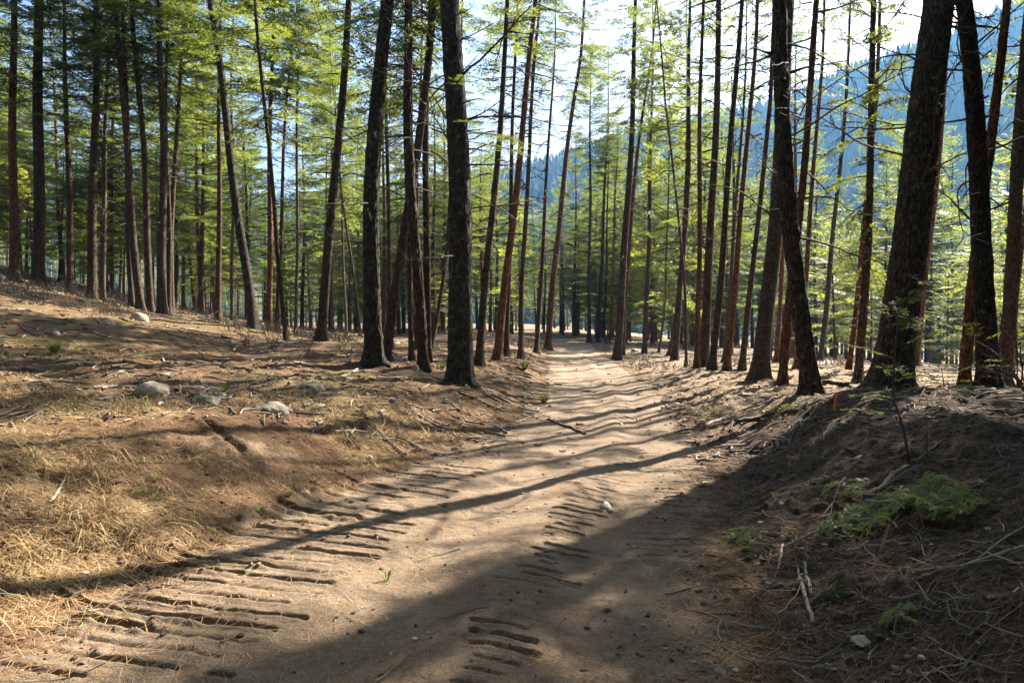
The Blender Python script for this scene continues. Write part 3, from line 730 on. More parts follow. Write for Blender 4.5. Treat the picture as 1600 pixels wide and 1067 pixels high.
def mountains():
    az = np.linspace(-R(75), R(75), 420); r = np.linspace(RM0, RM1+120, 90)
    A, RR = np.meshgrid(az, r); Z = mount_z(A, np.minimum(RR, RM1))-np.clip(RR-RM1, 0, 999)*.5
    V = np.stack([np.sin(A)*RR, np.cos(A)*RR, Z], -1).reshape(-1, 3); n = len(az)
    i = np.arange(len(r)-1)[:, None]*n; j = np.arange(n-1)[None]
    Q = np.stack([i+j, i+n+j, i+n+j+1, i+j+1], -1).reshape(-1, 4)[:, ::-1]
    t = NT('mountain_slope'); p = t.n('ShaderNodeNewGeometry').outputs['Position']
    col = t.ramp(t.noise(p, .02, 5), [(.35, (.035, .05, .025)), (.6, (.09, .085, .05)), (.75, (.17, .14, .10))])
    me = mesh('mountain', V, Q, None, t.done(t.bsdf(col, .95)), True); o = link('mountain', me); tag(o, kind='structure')
    g = np.random.default_rng(5); N = 15000
    a = g.uniform(-R(52), R(52), N); rr = RM0+20+(RM1-RM0-15)*g.random(N)**.8
    keep = fbm(a*20, rr*.012, 95, 3) > -.32; a = a[keep]; rr = rr[keep]; N = len(a)
    x = np.sin(a)*rr; y = np.cos(a)*rr; z = mount_z(a, rr)-1; h = g.uniform(9, 19, N); w_ = h*g.uniform(.14, .22, N)
    ang = np.arange(5)*2*np.pi/5
    ring = np.stack([x[:, None]+w_[:, None]*np.cos(ang+g.random((N, 1))*6), y[:, None]+w_[:, None]*np.sin(ang), np.broadcast_to((z+h*.1)[:, None], (N, 5))], -1)
    V = np.concatenate([ring, np.stack([x, y, z+h], -1)[:, None]], 1).reshape(-1, 3)
    b = np.arange(N)[:, None]*6; j = np.arange(5)[None]
    T = np.stack([b+j, b+(j+1) % 5, b+5+0*j], -1).reshape(-1, 3)
    me = mesh('mountain_forest', V, None, T, mat_needles('mountain_needles', (.030, .048, .028), (.05, .07, .03), .15), False, {'tint': np.repeat(g.random(N), 6)})
    tag(link('mountain_forest', me), kind='stuff')
mountains()
# snow lying in the hollow on the right
def snow():
    mb = []; 
    n = 60; Y = np.linspace(50, 62, 26); P = np.linspace(1425, 1720, n)
    PX, YY = np.meshgrid(P, Y); X = (PX-CX)/F*YY; Z = Hh(X.ravel(), YY.ravel()).reshape(X.shape)
    m = fbm(X*.35, YY*.35, 15, 3)+.55-1.7*np.abs((YY-56)/6)**2-.9*np.clip((1470-PX)/60, 0, 2)
    Z = Z+np.clip(m, -.3, .35)*.35+.02
    V = np.stack([X, YY, Z], -1).reshape(-1, 3); N = n
    i = np.arange(len(Y)-1)[:, None]*N; j = np.arange(N-1)[None]
    Q = np.stack([i+j, i+j+1, i+N+j+1, i+N+j], -1).reshape(-1, 4)
    t = NT('old_snow'); p = t.n('ShaderNodeNewGeometry').outputs['Position']
    col = t.ramp(t.noise(p, 1.5, 4), [(.35, (.62, .63, .64)), (.6, (.82, .83, .84))])
    tag(link('snow', mesh('snow', V, Q, None, t.done(t.bsdf(col, .7)), True)), kind='stuff')
snow()
# ------------------------------------------------------------------ haze
def haze():
    lo, hi, z0, z1 = -960, 960, -62.0, 520.0
    V = [(x, y, z) for x in (lo, hi) for y in (lo, hi) for z in (z0, z1)]
    Q = [(0, 1, 3, 2), (4, 6, 7, 5), (0, 4, 5, 1), (2, 3, 7, 6), (0, 2, 6, 4), (1, 5, 7, 3)]
    m = bpy.data.materials.new('haze_air'); m.use_nodes = True; t = m.node_tree; t.nodes.clear()
    o = t.nodes.new('ShaderNodeOutputMaterial'); v = t.nodes.new('ShaderNodeVolumePrincipled')
    v.inputs['Color'].default_value = (.22, .53, 1, 1); v.inputs['Density'].default_value = .00025; v.inputs['Anisotropy'].default_value = .35
    t.links.new(v.outputs[0], o.inputs['Volume'])
    tag(link('haze', mesh('haze', V, Q, None, m, False)), kind='stuff')
haze()
print('far', time.time()-T0)
# labels for the background trees: by bark, then by the gap they show in
LM = [(-400, 'edge of the view'), (60, 'thick crest trunk'), (206, 'bowed crest trunk'), (341, 'slim crest trunk'), (397, 'sunlit leaning trunk'), (501, 'stout leaning trunk'), (590, 'forked pair'),
      (719, 'biggest trunk'), (777, 'reddish leaning trunk'), (856, 'laneside pine'), (964, 'verge trunk'), (1054, 'boughed trunk'), (1135, 'slender red trunk'), (1187, 'smooth grey trunk'), (1270, 'mossy leaning trunk'), (1341, 'bushy tree'), (1390, 'thickest trunk'), (1505, 'red leaning trunk'), (1566, 'right edge trunk'), (2400, 'edge of the view')]
BW = {'fir': 'dark', 'grey': 'grey', 'pine': 'reddish', 'young': 'young'}
ORD = ['leftmost', 'second', 'third', 'fourth', 'fifth', 'sixth', 'seventh', 'eighth', 'ninth', 'tenth', 'eleventh', 'twelfth']+[f'number {k}' for k in range(13, 60)]
sets = {}
for o in list(C.objects):
    if o.type == 'EMPTY' and 'group' in o.keys() and not o['group'].startswith(('tall firs past', 'firs behind the near')):
        px = CX+F*o.location.x/o.location.y
        i = max(k for k in range(len(LM)-1) if LM[k][0] <= px)
        bark = 'young' if o.name.startswith('young') else [k for k in BW if [c for c in o.children if c.name.startswith('trunk')][0].data.materials[0] == M.get(k)][0]
        sets.setdefault((i, bark), []).append((px, o))
SH = sorted([o for o in C.objects if o.type == 'EMPTY' and str(o.get('group', '')).startswith('tall firs past')], key=lambda o: o.location.length)
for k, o in enumerate(SH): o['label'] = f"unseen tall fir added for shade past the mound, number {k+1} from the lane"
for (i, bark), L_ in sets.items():
    L_.sort(key=lambda q: q[0]); kind = 'young background firs' if bark == 'young' else BW[bark]+' thin conifers'
    for k, (px, o) in enumerate(L_):
        w_ = ('lone' if len(L_) == 1 else ORD[k]); a, b = LM[i][1], LM[i+1][1]
        if len(L_) == 1: o['label'] = f"only {kind[:-1]} between {a} and {b}"
        else: o['label'] = f"{w_}{'' if k == 0 else ' from left'} of {kind} between {a} and {b}"
# ------------------------------------------------------------------ boughs and dead branches on the near trees
def fine_needles(quad, tint, per=13, nl=.024, nw=.0024, seed=1):
    g = np.random.default_rng(seed); P = quad[:, 0]; D = quad[:, 2]-P; L = np.linalg.norm(D, axis=1, keepdims=True); D = D/L
    W = quad[:, 3]-quad[:, 1]; W /= np.linalg.norm(W, axis=1, keepdims=True); Nn = np.cross(D, W)
    f = (np.arange(per)+.5)/per; out = []; tt = []
    for sd in (-1, 1):
        n = len(P)
        b = P[:, None]+D[:, None]*(L[:, None]*f[None, :, None])
        d = D[:, None]*(.65+.2*g.random((n, per, 1)))+sd*W[:, None]*(.7+.3*g.random((n, per, 1)))+Nn[:, None]*g.normal(.12, .3, (n, per, 1))
        d /= np.linalg.norm(d, axis=2, keepdims=True); l = nl*(.7+.5*g.random((n, per, 1)))
        pw = np.cross(d, Nn[:, None]); pw /= np.linalg.norm(pw, axis=2, keepdims=True)+1e-9
        out.append(np.stack([b-pw*nw, b+pw*nw, b+d*l], 2).reshape(-1, 3, 3)); tt.append(np.repeat(tint, per))
    return np.concatenate(out), np.concatenate(tt)
def bough_mesh(name, tpl, nmat, wmat, fine=True, scale=1.0, seed=1, warp=None, rt=(1, 1), keep=1.0, per=13, nl=.024, nw=.0024):
    quad, tint, segs = tpl; quad = quad*scale
    g = np.random.default_rng(seed)
    if keep < 1:
        k = g.random(len(quad)) < keep; quad = quad[k]; tint = tint[k]
    mb = MB()
    for P, rd in segs: V, Q, T = tube(np.asarray(P)*scale, np.asarray(rd)*rt[0]*min(1.0, scale), 5, False); mb.add(V, Q, None, .2+.6*g.random())
    nq = sum(len(q) for q in mb.Q)
    if fine:
        tri, ti = fine_needles(quad, tint, per, nl, nw, seed); V = tri.reshape(-1, 3); mb.add(V, None, np.arange(len(V)).reshape(-1, 3), np.repeat(np.clip(ti+g.normal(0, .15, len(ti)), 0, 1), 3))
        me = mb.me(name, None, False); me.materials.append(M[wmat]); me.materials.append(M[nmat])
        mi = np.zeros(len(me.polygons), np.int32); mi[nq:] = 1
    else:
        V = quad.reshape(-1, 3); n0 = mb.n; mb.add(V, np.arange(len(V)).reshape(-1, 4), None, np.repeat(tint, 4))
        me = mb.me(name, None, False); me.materials.append(M[wmat]); me.materials.append(M[nmat])
        mi = np.zeros(len(me.polygons), np.int32); mi[nq:] = 1
    me.polygons.foreach_set('material_index', mi)
    if warp is not None:
        n = len(me.vertices); co = np.empty(n*3, np.float32); me.vertices.foreach_get('co', co); co = warp(co.reshape(-1, 3))
        me.vertices.foreach_set('co', co.astype(np.float32).ravel()); me.update()
    return me
LIVE = [bough_mesh('live_branch', TPL[1.8][k], 'needles_young', 'twig', seed=k, per=9, nl=.028, nw=.004) for k in range(3)]
LIVES = [bough_mesh('live_branch', TPL[1.2][k], 'needles_young', 'twig', seed=k+5, per=9, nl=.028, nw=.004) for k in range(3)]
def dead_branch_mesh(seed, l, r0=.018, twigs=9, sag=-.05):
    g = np.random.default_rng(seed); b = MB(); pts = [np.zeros(3)]; d = np.array([1, 0, .25*g.normal()]); m = 12
    for q in range(m):
        d = d+np.array([0, g.normal(0, .10), g.normal(sag, .10)]); d /= np.linalg.norm(d); pts.append(pts[-1]+d*l/m)
    P = np.array(pts); V, Q, T = tube(P, np.linspace(r0, .003, m+1), 6, False); b.add(V, Q, None, .25)
    for q in range(twigs):
        k = g.integers(3, m+1); sd = g.choice([-1, 1]); dd = (P[k]-P[k-1])/l*m*.8+np.array([0, sd*.7, g.normal(0, .35)]); dd /= np.linalg.norm(dd)
        ll = l*(.10+.28*g.random()); mid = P[k]+dd*ll*.5+g.normal(0, .03, 3); V, Q, T = tube([P[k], mid, P[k]+dd*ll+[0, 0, -.1*ll]], [r0*.4, .004, .0018], 4, False); b.add(V, Q, None, .2+.3*g.random())
        if g.random() < .6:
            d3 = dd+g.normal(0, .6, 3); V, Q, T = tube([mid, mid+d3*ll*.25, mid+d3*ll*.4], [.004, .003, .0015], 3, False); b.add(V, Q, None, .3)
    return b.me('dead_branch', M['twig'])
DEAD = [dead_branch_mesh(800+k, l) for k, l in enumerate([.7, .9, 1.2, 1.5, 1.8, 2.2, 2.6, 3.0])]
def on_tree(nm, key, me, z, az, pitch, sc=1.0, roll=0.0):
    t, ax, Yb, dia, fx, fy = NEAR[key] if isinstance(key, str) else key
    p = ax(z); q = Matrix.Rotation(R(az), 3, 'Z') @ Matrix.Rotation(-R(pitch), 3, 'Y') @ Matrix.Rotation(R(roll), 3, 'X')
    o = link(nm, me, t, p+Vector((math.cos(R(az)), math.sin(R(az)), 0))*dia*.30, q.to_quaternion(), (sc, sc, sc)); return o
g = np.random.default_rng(31)
for key, n, z0, z1, pool in (('big', 13, 2.4, 7.2, (2, 3, 4, 5, 6)), ('thick', 15, 2.8, 8.5, (2, 3, 4, 5, 6, 7)), ('right', 15, 2.5, 8.0, (2, 3, 4, 5, 6, 7)), ('lean', 12, 2.0, 7.0, (1, 2, 3, 4, 5)),
                             ('fork_main', 9, 2.5, 8, (1, 2, 3, 4)), ('fork_side', 7, 3.5, 8, (1, 2, 3, 4))):
    for k in range(n):
        on_tree('dead_branch', key, DEAD[pool[g.integers(len(pool))]], z0+(z1-z0)*(k+g.random())/n, g.random()*360, g.uniform(-14, 28), 1.0, g.random()*360)
# long arched dead limb of the biggest trunk, and its bright low boughs
on_tree('dead_branch', 'big', dead_branch_mesh(850, 2.6, .026, 14, -.045), 5.95, -8, 10)
on_tree('dead_branch', 'big', dead_branch_mesh(851, 2.3, .022, 12, -.055), 5.05, 12, 14)
for z, az, pt, k, sc in ((4.75, -35, -4, 0, .62), (4.95, -70, -6, 1, .55), (4.65, -12, -8, 2, .68), (4.85, 20, 0, 0, .7), (5.6, -80, 5, 1, .5)):
    on_tree('live_branch', 'big', LIVE[k], z, az, pt, sc)
for z, az, pt, k, sc in ((1.25, -110, -12, 0, .6), (1.75, -85, 0, 1, .5)):
    on_tree('live_branch', 'thick', LIVES[k], z, az, pt, sc)
# red paint spot sprayed on the thick trunk
def paint_mark():
    t, ax, Yb, dia, fx, fy = NEAR['thick']; z = EYE-(548-HOR)/F*(Yb-.2)-t.location.z
    p = ax(z); g = np.random.default_rng(3); n = 14; a = np.arange(n)*2*np.pi/n; rr = .030*(1+.3*g.normal(0, .6, n)); r0 = dia*.5*1.09
    th = -math.pi/2-.62+rr*np.cos(a)/r0; zz = rr*np.sin(a)*1.25
    V = np.stack([p.x+r0*np.cos(th), p.y+r0*np.sin(th), p.z+zz], -1); c = np.array([[p.x+(r0+.004)*math.cos(-math.pi/2-.62), p.y+(r0+.004)*math.sin(-math.pi/2-.62), p.z]])
    V2 = V*1.0; V2[:, :2] = np.array(p.xy)+(V[:, :2]-np.array(p.xy))*.86
    V = np.concatenate([V, c, V2]); j = np.arange(n); k = (j+1) % n
    T = np.stack([np.full(n, n), j, k], -1); Q = np.stack([j, n+1+j, n+1+k, k], -1)
    m = NT('red_paint'); link('paint_mark', mesh('paint_mark', V, Q, T, m.done(m.bsdf((.26, .035, .02), .8)), True), t)
paint_mark()
# ------------------------------------------------------------------ stones
def rock_mesh(seed, sx, sy, sz, mat, sub=4, rough=.24, flat=.0):
    import bmesh
    bm = bmesh.new(); bmesh.ops.create_icosphere(bm, subdivisions=sub, radius=1.0)
    g = np.random.default_rng(seed); o = g.random(3)*50
    V = np.array([v.co[:] for v in bm.verts]); T = np.array([[v.index for v in f.verts] for f in bm.faces]); bm.free()
    pl = g.normal(0, 1, (9, 3)); pl /= np.linalg.norm(pl, axis=1, keepdims=True); dd = .72+.22*g.random(9)
    for n_, d_ in zip(pl, dd):
        h = V @ n_-d_; V = V-np.clip(h, 0, None)[:, None]*n_*.82
    n = fbm(V[:, 0]*1.5+V[:, 2]*.9+o[0], V[:, 1]*1.5-V[:, 2]*.7+o[1], seed, 3); n2 = fbm(V[:, 0]*6+V[:, 2]*4+o[2], V[:, 1]*6-V[:, 2]*3, seed+4, 3)
    V = V*(1+rough*n+rough*.30*n2)[:, None]
    V = V*[sx, sy, sz]
    return mesh('stone', V, None, T, M[mat], True)
ROCKS = [ # px, py(base), w px, h px, material, label, name
 (235, 618, 52, 30, 'rock', 'largest pale granite boulder half sunk in the bank', 'boulder'),
 (320, 631, 42, 18, 'mrock', 'flat mossy boulder beside the largest pale one', 'boulder'),
 (424, 646, 60, 24, 'brock', 'long grey blue lichen covered boulder on the bank', 'boulder'),
 (217, 502, 25, 20, 'rock', 'small boulder with a dry stick across it near the crest', 'boulder'),
 (168, 509, 25, 13, 'rock', 'pale flat topped stone lying in a sunny patch near the crest', 'stone'),
 (84, 524, 13, 10, 'brock', 'small bluish stone on the upper left slope', 'stone'),
 (343, 622, 22, 12, 'brock', 'small grey stone behind the flat mossy boulder', 'stone'),
 (311, 599, 17, 8, 'rock', 'small pale stone between the largest boulder and the mossy one', 'stone'),
 (488, 611, 40, 18, 'mrock', 'low brown stone on the bank behind the lichen covered boulder', 'stone'),
 (496, 637, 26, 9, 'rock', 'flat pale stone right of the lichen covered boulder', 'stone'),
 (475, 777, 17, 14, 'rock', 'pale stone with moss beside the tread marks', 'stone'),
 (576, 717, 15, 7, 'rock', 'small pale stone stuck in the cut of the bank', 'stone'),
 (648, 578, 14, 11, 'rock', 'round pale stone at the foot of the lit edged trunk', 'stone'),
 (1351, 1006, 36, 13, 'rock', 'flat pale stone among the twigs on the dark mound', 'stone'),
 (1126, 1055, 20, 14, 'rock', 'round white stone at the foot of the dark mound', 'stone'),
 (668, 991, 9, 6, 'rock', 'pale pebble in the middle of the shaded lane', 'pebble'),
 (610, 1024, 8, 6, 'rock', 'pale pebble nearest the front edge of the lane', 'pebble'),
 (1006, 980, 11, 6, 'rock', 'pale pebble beside a tread print on the right of the lane', 'pebble'),
 (853, 863, 9, 6, 'brock', 'grey pebble at the edge of the shadow on the lane', 'pebble'),
 (992, 551, 13, 8, 'rock', 'pale stone at the far right verge by the bend', 'stone'),
 (1342, 718, 13, 6, 'rock', 'small pale stone high on the dark mound', 'stone'),
 (1372, 668, 9, 5, 'rock', 'little white stone near the crest of the dark mound', 'stone'),
 (1565, 785, 12, 8, 'brock', 'grey stone on the right flank of the dark mound', 'stone'),
 (1443, 1030, 16, 7, 'rock', 'flat whitish chip near the front of the dark mound', 'stone'),
]
for i, (px, py, wp, hp, m, lab, nm) in enumerate(ROCKS):
    b = ground_at(px, py-1); sc = b[1]/F; sx = wp*sc/2; sz = hp*sc*.62
    me = rock_mesh(40+i, sx*1.06, sx*.8, sz, m, 4 if wp > 12 else 3)
    tag(link(nm, me, None, (b[0], b[1]+sx*.3, b[2]+sz*.06), (0, .1*math.sin(i), i*1.3 if wp < 30 else .12*math.sin(i*3))), lab, 'boulder' if nm == 'boulder' else nm, 'loose stones')
# ------------------------------------------------------------------ sticks and logs
def stick_on_ground(nm, label, cat, pix, r0, r1, mat='stick', tint=.6, lift=.5, n=16, seed=1, twigs=0, group=None, knob=.10):
    g = np.random.default_rng(seed); W = np.array([ground_at(*p) for p in pix])
    tt = np.linspace(0, 1, len(W)); T = np.linspace(0, 1, n); P = np.stack([np.interp(T, tt, W[:, k]) for k in range(3)], -1)
    rad = r0+(r1-r0)*T; rad = rad*(1+knob*g.normal(0, 1, n))
    zg = Hh(P[:, 0], P[:, 1]); k = np.ones(5)/5; zs = np.convolve(np.pad(zg, 2, mode='edge'), k, 'valid')
    P[:, 2] = np.maximum(zs, zg-.01)+rad*lift+.004; P[:, 0] += g.normal(0, r0*.25, n); P[:, 1] += g.normal(0, r0*.25, n)
    b0 = P[0].copy(); b = MB(); V, Q, Tt = tube(P-b0, rad, 9); b.add(V, Q, Tt, np.clip(tint+.15*g.normal(0, 1, len(V)), 0, 1))
    o = link(nm, b.me(nm, M[mat]), None, b0); tag(o, label, cat, group)
    for q in range(twigs):
        k = g.integers(2, n-1); d = (P[min(k+1, n-1)]-P[k-1]); d /= np.linalg.norm(d); d = d*.8+np.array([g.normal(0, .5), g.normal(0, .5), abs(g.normal(0, .35))]); l = .12+.3*g.random()
        tb = MB(); V, Q, Tt = tube([P[k]-b0, P[k]-b0+d*l*.5, P[k]-b0+d*l+[0, 0, -.03]], [r1*.7, r1*.5, r1*.2], 5); tb.add(V, Q, Tt, tint)
        link('side_twig', tb.me('side_twig', M[mat]), o)
    return o
STK = [
 ('fallen_branch', 'dark broken branch lying across the left edge of the lane', 'branch', [(857, 656), (885, 667), (915, 679)], .036, .026, 'twig', .75, 2),
 ('stick', 'bleached white stick lying in the dry grass at the far left', 'stick', [(79, 787), (92, 765), (107, 738)], .018, .010, 'stick', .95, 0),
 ('fallen_branch', 'dark grey peeled branch running up the dark mound', 'branch', [(1352, 780), (1385, 757), (1420, 729)], .034, .022, 'stick', .22, 2),
 ('fallen_branch', 'thin dark branch near the top of the dark mound', 'branch', [(1424, 726), (1450, 708), (1475, 688)], .022, .012, 'twig', .6, 3),
 ('stick', 'long pale stick reaching in from the right edge over the mound', 'stick', [(1430, 898), (1500, 886), (1560, 868), (1602, 853)], .009, .014, 'stick', .75, 2),
 ('stick', 'gnarled two toned stick upright in the dark debris', 'stick', [(1246, 884), (1254, 925), (1272, 978)], .012, .017, 'stick', .55, 2),
 ('stick', 'gnarled stick with peeling bark beside the other gnarled one', 'stick', [(1257, 878), (1262, 905), (1268, 930)], .014, .011, 'stick', .7, 1),
 ('stick', 'short pale stub below the end of the cut bough', 'stick', [(1223, 852), (1220, 872), (1215, 892)], .014, .011, 'stick', .85, 0),
 ('stick', 'brown stick lying on the right side of the lane', 'stick', [(1040, 930), (1060, 926), (1080, 919)], .010, .008, 'stick', .45, 0),
 ('stick', 'thin straight stick at the foot of the mound by the lane', 'stick', [(1130, 1012), (1162, 1030), (1190, 1047)], .007, .005, 'stick', .5, 1),
 ('stick', 'forked pale twig above the long pale stick', 'stick', [(1495, 872), (1515, 862), (1530, 850)], .006, .003, 'stick', .8, 2),
 ('wood_chunk', 'splintered pale chunk of wood lying on the sunlit lane', 'wood', [(942, 795), (947, 789), (955, 802)], .030, .022, 'stick', .95, 0),
 ('stick', 'curved twig near the front of the mound by the flat stone', 'stick', [(1356, 1034), (1362, 1018), (1372, 1012)], .006, .004, 'stick', .8, 0),
 ('stick', 'long thin arching twig at the front right of the mound', 'stick', [(1440, 1056), (1475, 1042), (1520, 1035)], .008, .005, 'stick', .7, 2),
 ('stick', 'slim grey stick left of the cut bough on the mound', 'stick', [(1152, 880), (1178, 866), (1200, 850)], .008, .006, 'stick', .5, 0),
 ('log', 'dark fallen log behind the tree row on the left crest', 'log', [(112, 436), (150, 445), (196, 457)], .07, .05, 'twig', .6, 0),
 ('log', 'short dark log lying low on the upper left slope', 'log', [(42, 460), (60, 466), (76, 469)], .05, .04, 'twig', .3, 0),
 ('log', 'pale weathered log end right of the crossing pair of trunks', 'log', [(176, 459), (186, 456), (198, 452)], .05, .04, 'stick', .7, 0),
 ('stick', 'thin dry stick leaning over the small boulder near the crest', 'stick', [(204, 503), (215, 492), (228, 476)], .014, .008, 'stick', .9, 0),
 ('fallen_branch', 'long grey branch lying on the forest floor by the forked pair', 'branch', [(531, 588), (560, 576), (590, 571)], .03, .02, 'stick', .5, 3),
 ('fallen_branch', 'thin branch leaning against the cut below the biggest trunk', 'branch', [(715, 612), (760, 632), (812, 656)], .018, .010, 'twig', .6, 3),
 ('stick', 'pale bare stick on the bank left of the biggest trunk', 'stick', [(540, 664), (556, 658), (566, 655)], .016, .010, 'stick', .85, 0),
 ('log', 'brown fallen log lying behind the mossy leaning trunk', 'log', [(1285, 600), (1330, 603), (1372, 608)], .06, .05, 'twig', .4, 1),
 ('log', 'thin log on the sunny ground left of the mossy leaning trunk', 'log', [(1150, 660), (1205, 645), (1258, 637)], .045, .03, 'twig', .55, 1),
 ('fallen_branch', 'curved root like branch half buried at the left edge of the mound', 'branch', [(1100, 668), (1130, 655), (1160, 652)], .03, .02, 'stick', .5, 1),
 ('stick', 'white splinter on the litter beyond the lane bend', 'stick', [(1048, 619), (1058, 615), (1066, 611)], .018, .012, 'stick', .95, 0),
 ('stick', 'dark curved stick at the edge of the tread marks', 'stick', [(233, 922), (252, 914), (278, 915)], .009, .006, 'twig', .6, 0),
 ('stick', 'dry pale twig arching over the grass by the tread marks', 'stick', [(212, 812), (225, 800), (262, 790)], .006, .004, 'stick', .8, 0),
]
for i, (nm, lab, cat, pix, a, b, m, ti, tw) in enumerate(STK): stick_on_ground(nm, lab, cat, pix, a*(.68 if cat == 'stick' else .85), b*.68, m, ti*(.8 if cat == 'stick' else 1), seed=i+3, twigs=tw)
# ------------------------------------------------------------------ cut boughs on the mound
def lay(me_fn, b, rz, tilt=0.0):
    return Matrix.Translation(Vector(b)) @ Matrix.Rotation(rz, 4, 'Z') @ Matrix.Rotation(tilt, 4, 'Y')
def ground_warp(b, rz, L, lift=.03, puff=.12):
    c, s_ = math.cos(rz), math.sin(rz)
    def f(co):
        x = b[0]+co[:, 0]*c-co[:, 1]*s_; y = b[1]+co[:, 0]*s_+co[:, 1]*c
        co = co.copy(); q = np.clip(co[:, 0]/L, 0, 1); rel = co[:, 2]-(-.16*L*q*q+.05*L*q)
        co[:, 2] = (Hh(x, y)*.5+Hbase(x, y)*.5-b[2])+lift+rel+puff*(.35+.65*np.abs(vn(x*4, y*4, 4)))*np.minimum(1, q*3)*(1-.6*(np.abs(co[:, 1])/(.4*L))**2); return co
    return f
def cut_bough(nm, label, p0, p1, tplL, k, keep=1.0, lift=.03, scale=None, seed=1, mat='needles_cut', stem=1.5):
    b = ground_at(*p0); e = ground_at(*p1); d = e-b; L = math.hypot(d[0], d[1]); rz = math.atan2(d[1], d[0])
    sc = L/tplL if scale is None else scale
    me = bough_mesh('cut_bough', TPL[tplL][k], mat, 'stick', True, sc, seed, ground_warp(b, rz, L if scale is None else tplL*scale, .022, lift*2.2), (stem*.55, 1), keep*.72, 13, .019, .0026)
    o = link(nm, me, None, b, (0, 0, rz)); tag(o, label, 'branch', 'cut green boughs on the mound'); return o
cut_bough('cut_bough', 'cut fir bough with a long bare stem across the dark mound', (1212, 858), (1415, 778), 1.8, 0, 1.0, .05, seed=1, stem=2.0)
cut_bough('cut_bough', 'dense green heap of cut fir bough right of the bare stem', (1362, 800), (1512, 812), 1.2, 1, 1.0, .07, seed=2)
cut_bough('cut_bough', 'dark green cut bough arching over the right end of the heap', (1395, 778), (1516, 826), 1.2, 2, 1.0, .10, seed=3)
cut_bough('cut_bough', 'small drooping cut bough in the middle of the heap', (1330, 800), (1420, 836), .7, 0, 1.0, .09, seed=4)
cut_bough('cut_bough', 'flat green sprig left of the stem end', (1215, 842), (1148, 842), .7, 1, 1.0, .03, seed=5)
cut_bough('cut_bough', 'yellowish sprig under the stem end', (1226, 856), (1172, 868), .7, 2, .8, .02, seed=6, mat='needles')
cut_bough('cut_bough', 'sprig pointing up behind the stem on the mound', (1280, 812), (1300, 790), .7, 3, 1.0, .05, scale=.7, seed=7)
cut_bough('cut_bough', 'tiny upright green sprig near the front of the mound', (1400, 1000), (1408, 962), .7, 1, 1.0, .04, scale=.28, seed=9)
cut_bough('cut_bough', 'yellow green sprig right of the gnarled sticks', (1272, 938), (1318, 930), .7, 3, .9, .03, seed=11, mat='needles')
cut_bough('cut_bough', 'green cut bough lying in the sun at the lane edge', (1150, 652), (1100, 645), 1.2, 3, .7, .05, seed=13, mat='needles_young')
cut_bough('cut_bough', 'bright cut bough by the foot of the mossy leaning trunk', (1262, 648), (1200, 650), 1.2, 0, .7, .06, seed=14, mat='needles_young')
# ------------------------------------------------------------------ saplings, shrubs, sprigs
def sapling(label, px, py, pts, boughs, Y=None, r0=.013, mat='needles_young', name='sapling'):
    b = ground_at(px, py) if Y is None else at(px, Y); Yb = b[1]
    P = np.array([[0, 0, -.05]]+[[(x-px)/F*Yb, .03*k, EYE-(y-HOR)/F*Yb-b[2]] for k, (x, y) in enumerate(pts)])
    T = np.linspace(0, 1, 14); tt = np.linspace(0, 1, len(P)); PP = np.stack([np.interp(T, tt, P[:, k]) for k in range(3)], -1)
    t = empty(name, b); tag(t, label, 'sapling', 'saplings on the mound')
    s = MB(); V, Q, Tt = tube(PP, np.linspace(r0, r0*.3, 14), 7); s.add(V, Q, Tt, .4); link('stem', s.me('stem', M['twig']), t)
    for i, (f, az, pt, l) in enumerate(boughs):
        p = np.array([np.interp(f, T, PP[:, k]) for k in range(3)])
        me = bough_mesh('live_branch', TPL[.7][i % 4], mat, 'twig', True, l/.7, 60+i, None, (.7, 1), .45, 12, .018, .0020)
        q = Matrix.Rotation(R(az), 3, 'Z') @ Matrix.Rotation(-R(pt), 3, 'Y')
        link('live_branch', me, t, p, q.to_quaternion())
sapling('thin leaning sapling with sparse green sprays on the dark mound', 1421, 716, [(1412, 670), (1398, 620), (1404, 560), (1414, 480)],
        [(.36, 170, 10, .34), (.48, 20, 20, .36), (.5, -150, 8, .40), (.6, 60, 25, .30), (.62, -60, 12, .36), (.74, 150, 25, .30), (.80, -20, 30, .30), (.92, 80, 40, .30), (.97, 20, 50, .26), (.56, -5, 10, .45)], r0=.011)
sapling('small bright sapling in front of the red trunk on the crest', 1478, 636, [(1476, 610), (1474, 578)],
        [(.3, 180, 15, .34), (.45, 0, 15, .36), (.55, -90, 10, .36), (.7, 130, 30, .34), (.8, -40, 35, .32), (.95, 50, 55, .3), (.4, -130, 5, .38)], Y=9.2)
sapling('bright sapling reaching up beside the far right mossy trunk', 1532, 640, [(1530, 600), (1526, 555), (1530, 528)],
        [(.35, 180, 10, .36), (.5, 10, 15, .36), (.6, -80, 10, .34), (.72, 150, 30, .34), (.85, -30, 40, .30), (.95, 70, 55, .3)], Y=9.4)
sapling('low green sapling at the foot of the thickest mossy trunk', 1382, 640, [(1380, 620), (1378, 596)],
        [(.3, 180, 10, .42), (.4, 0, 10, .42), (.55, -90, 5, .42), (.7, 120, 25, .36), (.85, -30, 30, .34), (.5, -140, 8, .42), (.6, -45, 12, .4)], Y=9.6, mat='needles')
